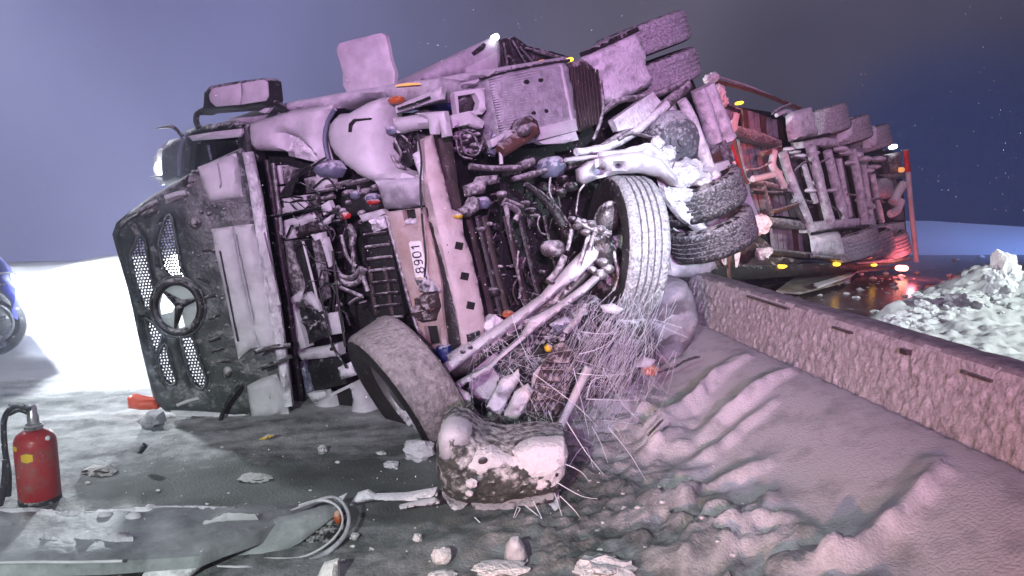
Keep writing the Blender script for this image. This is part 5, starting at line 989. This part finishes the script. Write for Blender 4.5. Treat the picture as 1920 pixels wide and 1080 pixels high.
rubble('snow_crumbs', 40, lambda k: (random.uniform(1505, 1720), random.uniform(505, 566)), lambda k: random.uniform(.015, .05), MT['grit'])
rubble('snow_grit', 44, lambda k: (random.uniform(100, 820), random.uniform(800, 1060)) if k % 2 else (random.uniform(1080, 1450), random.uniform(820, 1060)), lambda k: random.uniform(.004, .013), MT['grit'], 2)
def pl_(k):
    if k % 3 == 0: return random.gauss(1865, 36), random.gauss(530, 22)
    u = random.random(); return 1650+u*190+random.gauss(10, 22), 622-u*95+random.gauss(0, 12)
rubble('ploughed_snow', 330, pl_, lambda k: random.uniform(.012, .065), MT['clear'])
tag(blob('snow_boulder', tuple(np.array(W(1878, 520, 7.6))), (.17, .13, .20), MT['clear'], None, 4, .6, 3), 'largest lump on top of the ploughed pile beyond the barrier', 'snow boulder')
# frosted straw around the high wheel
def strands(name, label, items, m):
    vs = []; fs = []
    for P, r in items:
        P = cr(P, 4); k0 = len(vs)
        for i, q in enumerate(P):
            d = P[min(i+1, len(P)-1)]-P[max(i-1, 0)]; d = d/np.linalg.norm(d); a = np.cross(d, (0, 1, .2)); a /= np.linalg.norm(a); b = np.cross(d, a); rr = r*(1-.6*i/len(P))
            for j in range(3): g = 2.094*j; vs.append(q+a*rr*math.cos(g)+b*rr*math.sin(g))
        for i in range(len(P)-1):
            for j in range(3): fs.append([k0+i*3+j, k0+i*3+(j+1) % 3, k0+i*3+3+(j+1) % 3, k0+i*3+3+j])
    o = mk(name, vs, fs, m, None, 0); o['kind'] = 'stuff'; return o
its = []
for k in range(560):
    q = random.random()
    if q < .55:      # fine sheaf hanging before the wheel
        x, y = min(1268, random.gauss(1175, 42)), random.uniform(540, 700); t = random.uniform(4.15, 4.6); l = random.uniform(60, 170); a = random.gauss(.45, .2)
        b = random.uniform(-22, 30); P = [W(x, y, t), W(x-l*.5*math.sin(a)+b*.3, y+l*.5*math.cos(a), t-.03), W(x-l*math.sin(a)-b*.4, y+l*math.cos(a), t-.02)]
    elif q < .85:    # loose stalks
        x, y = random.uniform(960, 1230), random.uniform(560, 800); t = random.uniform(4.0, 4.5); l = random.uniform(40, 130); a = random.uniform(-1.9, 1.3)
        b = random.uniform(-25, 25); P = [W(x, y, t), W(x+l*.5*math.sin(a)+b*.5, y+l*.5*math.cos(a)+b*.2, t-.05), W(x+l*math.sin(a), y+l*math.cos(a), t-.02)]
    else:
        x, y = random.uniform(880, 1000), random.uniform(620, 760); t = random.uniform(4.3, 4.6); l = random.uniform(30, 90); a = random.gauss(-.3, .5)
        P = [W(x, y, t), W(x-l*.5*math.sin(a)+random.uniform(-8, 8), y+l*.5*math.cos(a), t), W(x-l*math.sin(a), y+l*math.cos(a), t)]
    its.append((P, random.uniform(.0006, .0013)))
for p in ([(1068, 872), (1100, 840), (1128, 955)], [(1075, 690), (1092, 760), (1104, 815)], [(1062, 790), (1100, 850), (1132, 890)], [(1110, 800), (1126, 830), (1140, 868)], [(970, 950), (955, 990), (935, 1025)], [(985, 948), (1030, 985), (1060, 1020)], [(1000, 940), (1025, 990), (1045, 1035)], [(1050, 930), (1080, 960), (1095, 985)], [(1045, 905), (1090, 930), (1120, 935)], [(1060, 870), (1090, 885), (1105, 905)], [(940, 840), (990, 825), (1030, 812)], [(1028, 770), (1040, 800), (1050, 826)], [(1140, 800), (1180, 850), (1210, 900)], [(1000, 700), (1080, 760), (1120, 800)], [(1082, 700), (1130, 704), (1175, 700)], [(1100, 745), (1112, 712), (1150, 706)], [(1100, 748), (1150, 750), (1195, 750)], [(1085, 664), (1130, 650), (1180, 610)], [(1090, 622), (1130, 626), (1165, 620)], [(960, 590), (975, 640), (1000, 690)], [(890, 970), (930, 1010), (960, 1050)], [(1130, 690), (1170, 760), (1215, 800)], [(1040, 925), (1060, 985), (1072, 1010)], [(975, 955), (950, 1000), (945, 1030)], [(955, 690), (985, 730), (1010, 780)]):
    t = 3.45 if p[1][1] > 840 else 4.0; its.append(([W(x, y, t) for x, y in p], .0026))
strands('frosted_straw', '', its, MT['straw'])
# falling snow
vs = []; fs = []
for k in range(9000):
    t = random.uniform(1.6, 7.5); px_ = random.uniform(-100, 2020); q = W(px_, random.uniform(-80, 1000), t); r = random.uniform(.0007, .0020 if px_ < 1250 else .0010)
    if q[2] < .2: continue
    k0 = len(vs)
    for d in ((1, 0, 0), (-1, 0, 0), (0, 1, 0), (0, -1, 0), (0, 0, 1), (0, 0, -1)): vs.append(q+np.array(d)*r)
    for f in ((0, 2, 4), (2, 1, 4), (1, 3, 4), (3, 0, 4), (2, 0, 5), (1, 2, 5), (3, 1, 5), (0, 3, 5)): fs.append([k0+i for i in f])
o = mk('falling_snow', vs, fs, MT['grit'], None, 0); o['kind'] = 'stuff'
# ------------------------------------------------------------------ car at the left edge
cw = gpt(-8, 668); cv = thing('parked_car', 'dark blue car with lit headlight half out of frame by the bright snow', 'car', tuple(cw))
CP = Pl(0, 600, 6.55, (.62, -.78, 0))
panel('car_body', [(-620, 520), (-560, 470), (-420, 440), (-300, 360), (-120, 356), (-60, 400), (0, 466), (24, 490), (44, 512), (54, 536), (52, 560), (48, 600), (40, 596), (34, 566), (18, 546), (-8, 538), (-40, 546), (-58, 580), (-60, 640), (-480, 640), (-500, 580), (-540, 560), (-600, 580), (-630, 600)], CP, 0, 1.6, MT['blueveh'], cv, bulge=.10, w=40, res=14, rough=.003)
panel('side_window', [(-400, 440), (-300, 376), (-130, 374), (-70, 432), (-60, 448), (-380, 452)], CP, .14, .02, MT['glassd'], cv, res=14)
panel('wheel_arch', [(-60, 640), (-58, 580), (-40, 548), (-8, 540), (18, 548), (34, 570), (42, 610), (42, 645)], CP, -.1, .1, MT['blackd'], cv)
pipe('body_crease', [(-200, 515), (-60, 514), (42, 512)], 2, CP, .13, MT['paint'], cv); pipe('body_crease', [(-120, 540), (-20, 536), (30, 533)], 1.4, CP, .13, MT['steel'], cv)
panel('headlight', [(36, 514), (46, 518), (54, 536), (50, 546), (40, 534)], CP, .10, .05, MT['lampw'], cv, res=5)
pf_ = wheel(cv, W(-8, 606, 6.62), (.62, -.78, 0), .295, .2, MT['tyremud'], seg=48, ri=.19, rim=False)
lathe('rim', W(-8, 606, 6.58), (.62, -.78, 0), [(.195, .06), (.18, .07), (.17, .02), (.05, .03), (.045, .06), (.001, .065)], MT['rim'], pf_, 28)
for k in range(5):
    a = k*1.2566+.3; c0 = W(-8, 606, 6.50); tube3('spoke', [c0+np.array([math.cos(a)*.04, 0, math.sin(a)*.04]), c0+np.array([math.cos(a)*.175, 0.01, math.sin(a)*.175])], [.024, .018], MT['silver'], pf_, 6)
wheel(cv, W(-545, 606, 6.62), (.62, -.78, 0), .295, .2, MT['tyremud'], seg=32, ri=.19)
lamp("car_headlight", 'SPOT', tuple(W(62, 535, 6.4)), 900, (.78, .88, 1.0), tuple(G(215, 600)+np.array([0.6, .6, .2])), spot_size=math.radians(125), spot_blend=1.0, shadow_soft_size=.12)
cv.location.x -= .07
# floodlit vehicle lamp behind the flap and a marker post in its glare
fv = thing('flood_light', 'dazzling white vehicle lamp shining through the grille above the star', 'lamp', tuple(W(327, 620, 9.6)))
disc('lamp_lens', 327, 503, 20, 25, VP(327, 503, 9.3), 0, .06, MT['lampb'], fv, .04); panel('lamp_housing', ell(327, 503, 18, 24, 0, 16), VP(327, 503, 9.36), 0, .2, MT['black'], fv, res=9); pipe('lamp_post', [(327, 522), (328, 560), (329, 610)], 5, VP(327, 560, 9.6), 0, MT['dark'], fv)

# ------------------------------------------------------------------ snow-filled air
DENS = float('.010')
if DENS > 0:
    bm = bmesh.new(); bmesh.ops.create_cube(bm, size=1); me = bpy.data.meshes.new('haze'); bm.to_mesh(me); bm.free()
    hz = bpy.data.objects.new('haze', me); COL.objects.link(hz); hz.location = (0, 12, 0); hz.scale = (80, 60, 24); hz['kind'] = 'stuff'
    m = bpy.data.materials.new('snowy_air'); m.use_nodes = True; t = m.node_tree; t.nodes.clear()
    a = t.nodes.new('ShaderNodeOutputMaterial'); v = t.nodes.new('ShaderNodeVolumePrincipled'); v.inputs['Density'].default_value = DENS
    v.inputs['Color'].default_value = (.70, .73, 1.0, 1); v.inputs['Anisotropy'].default_value = .74; t.links.new(v.outputs[0], a.inputs['Volume']); me.materials.append(m)
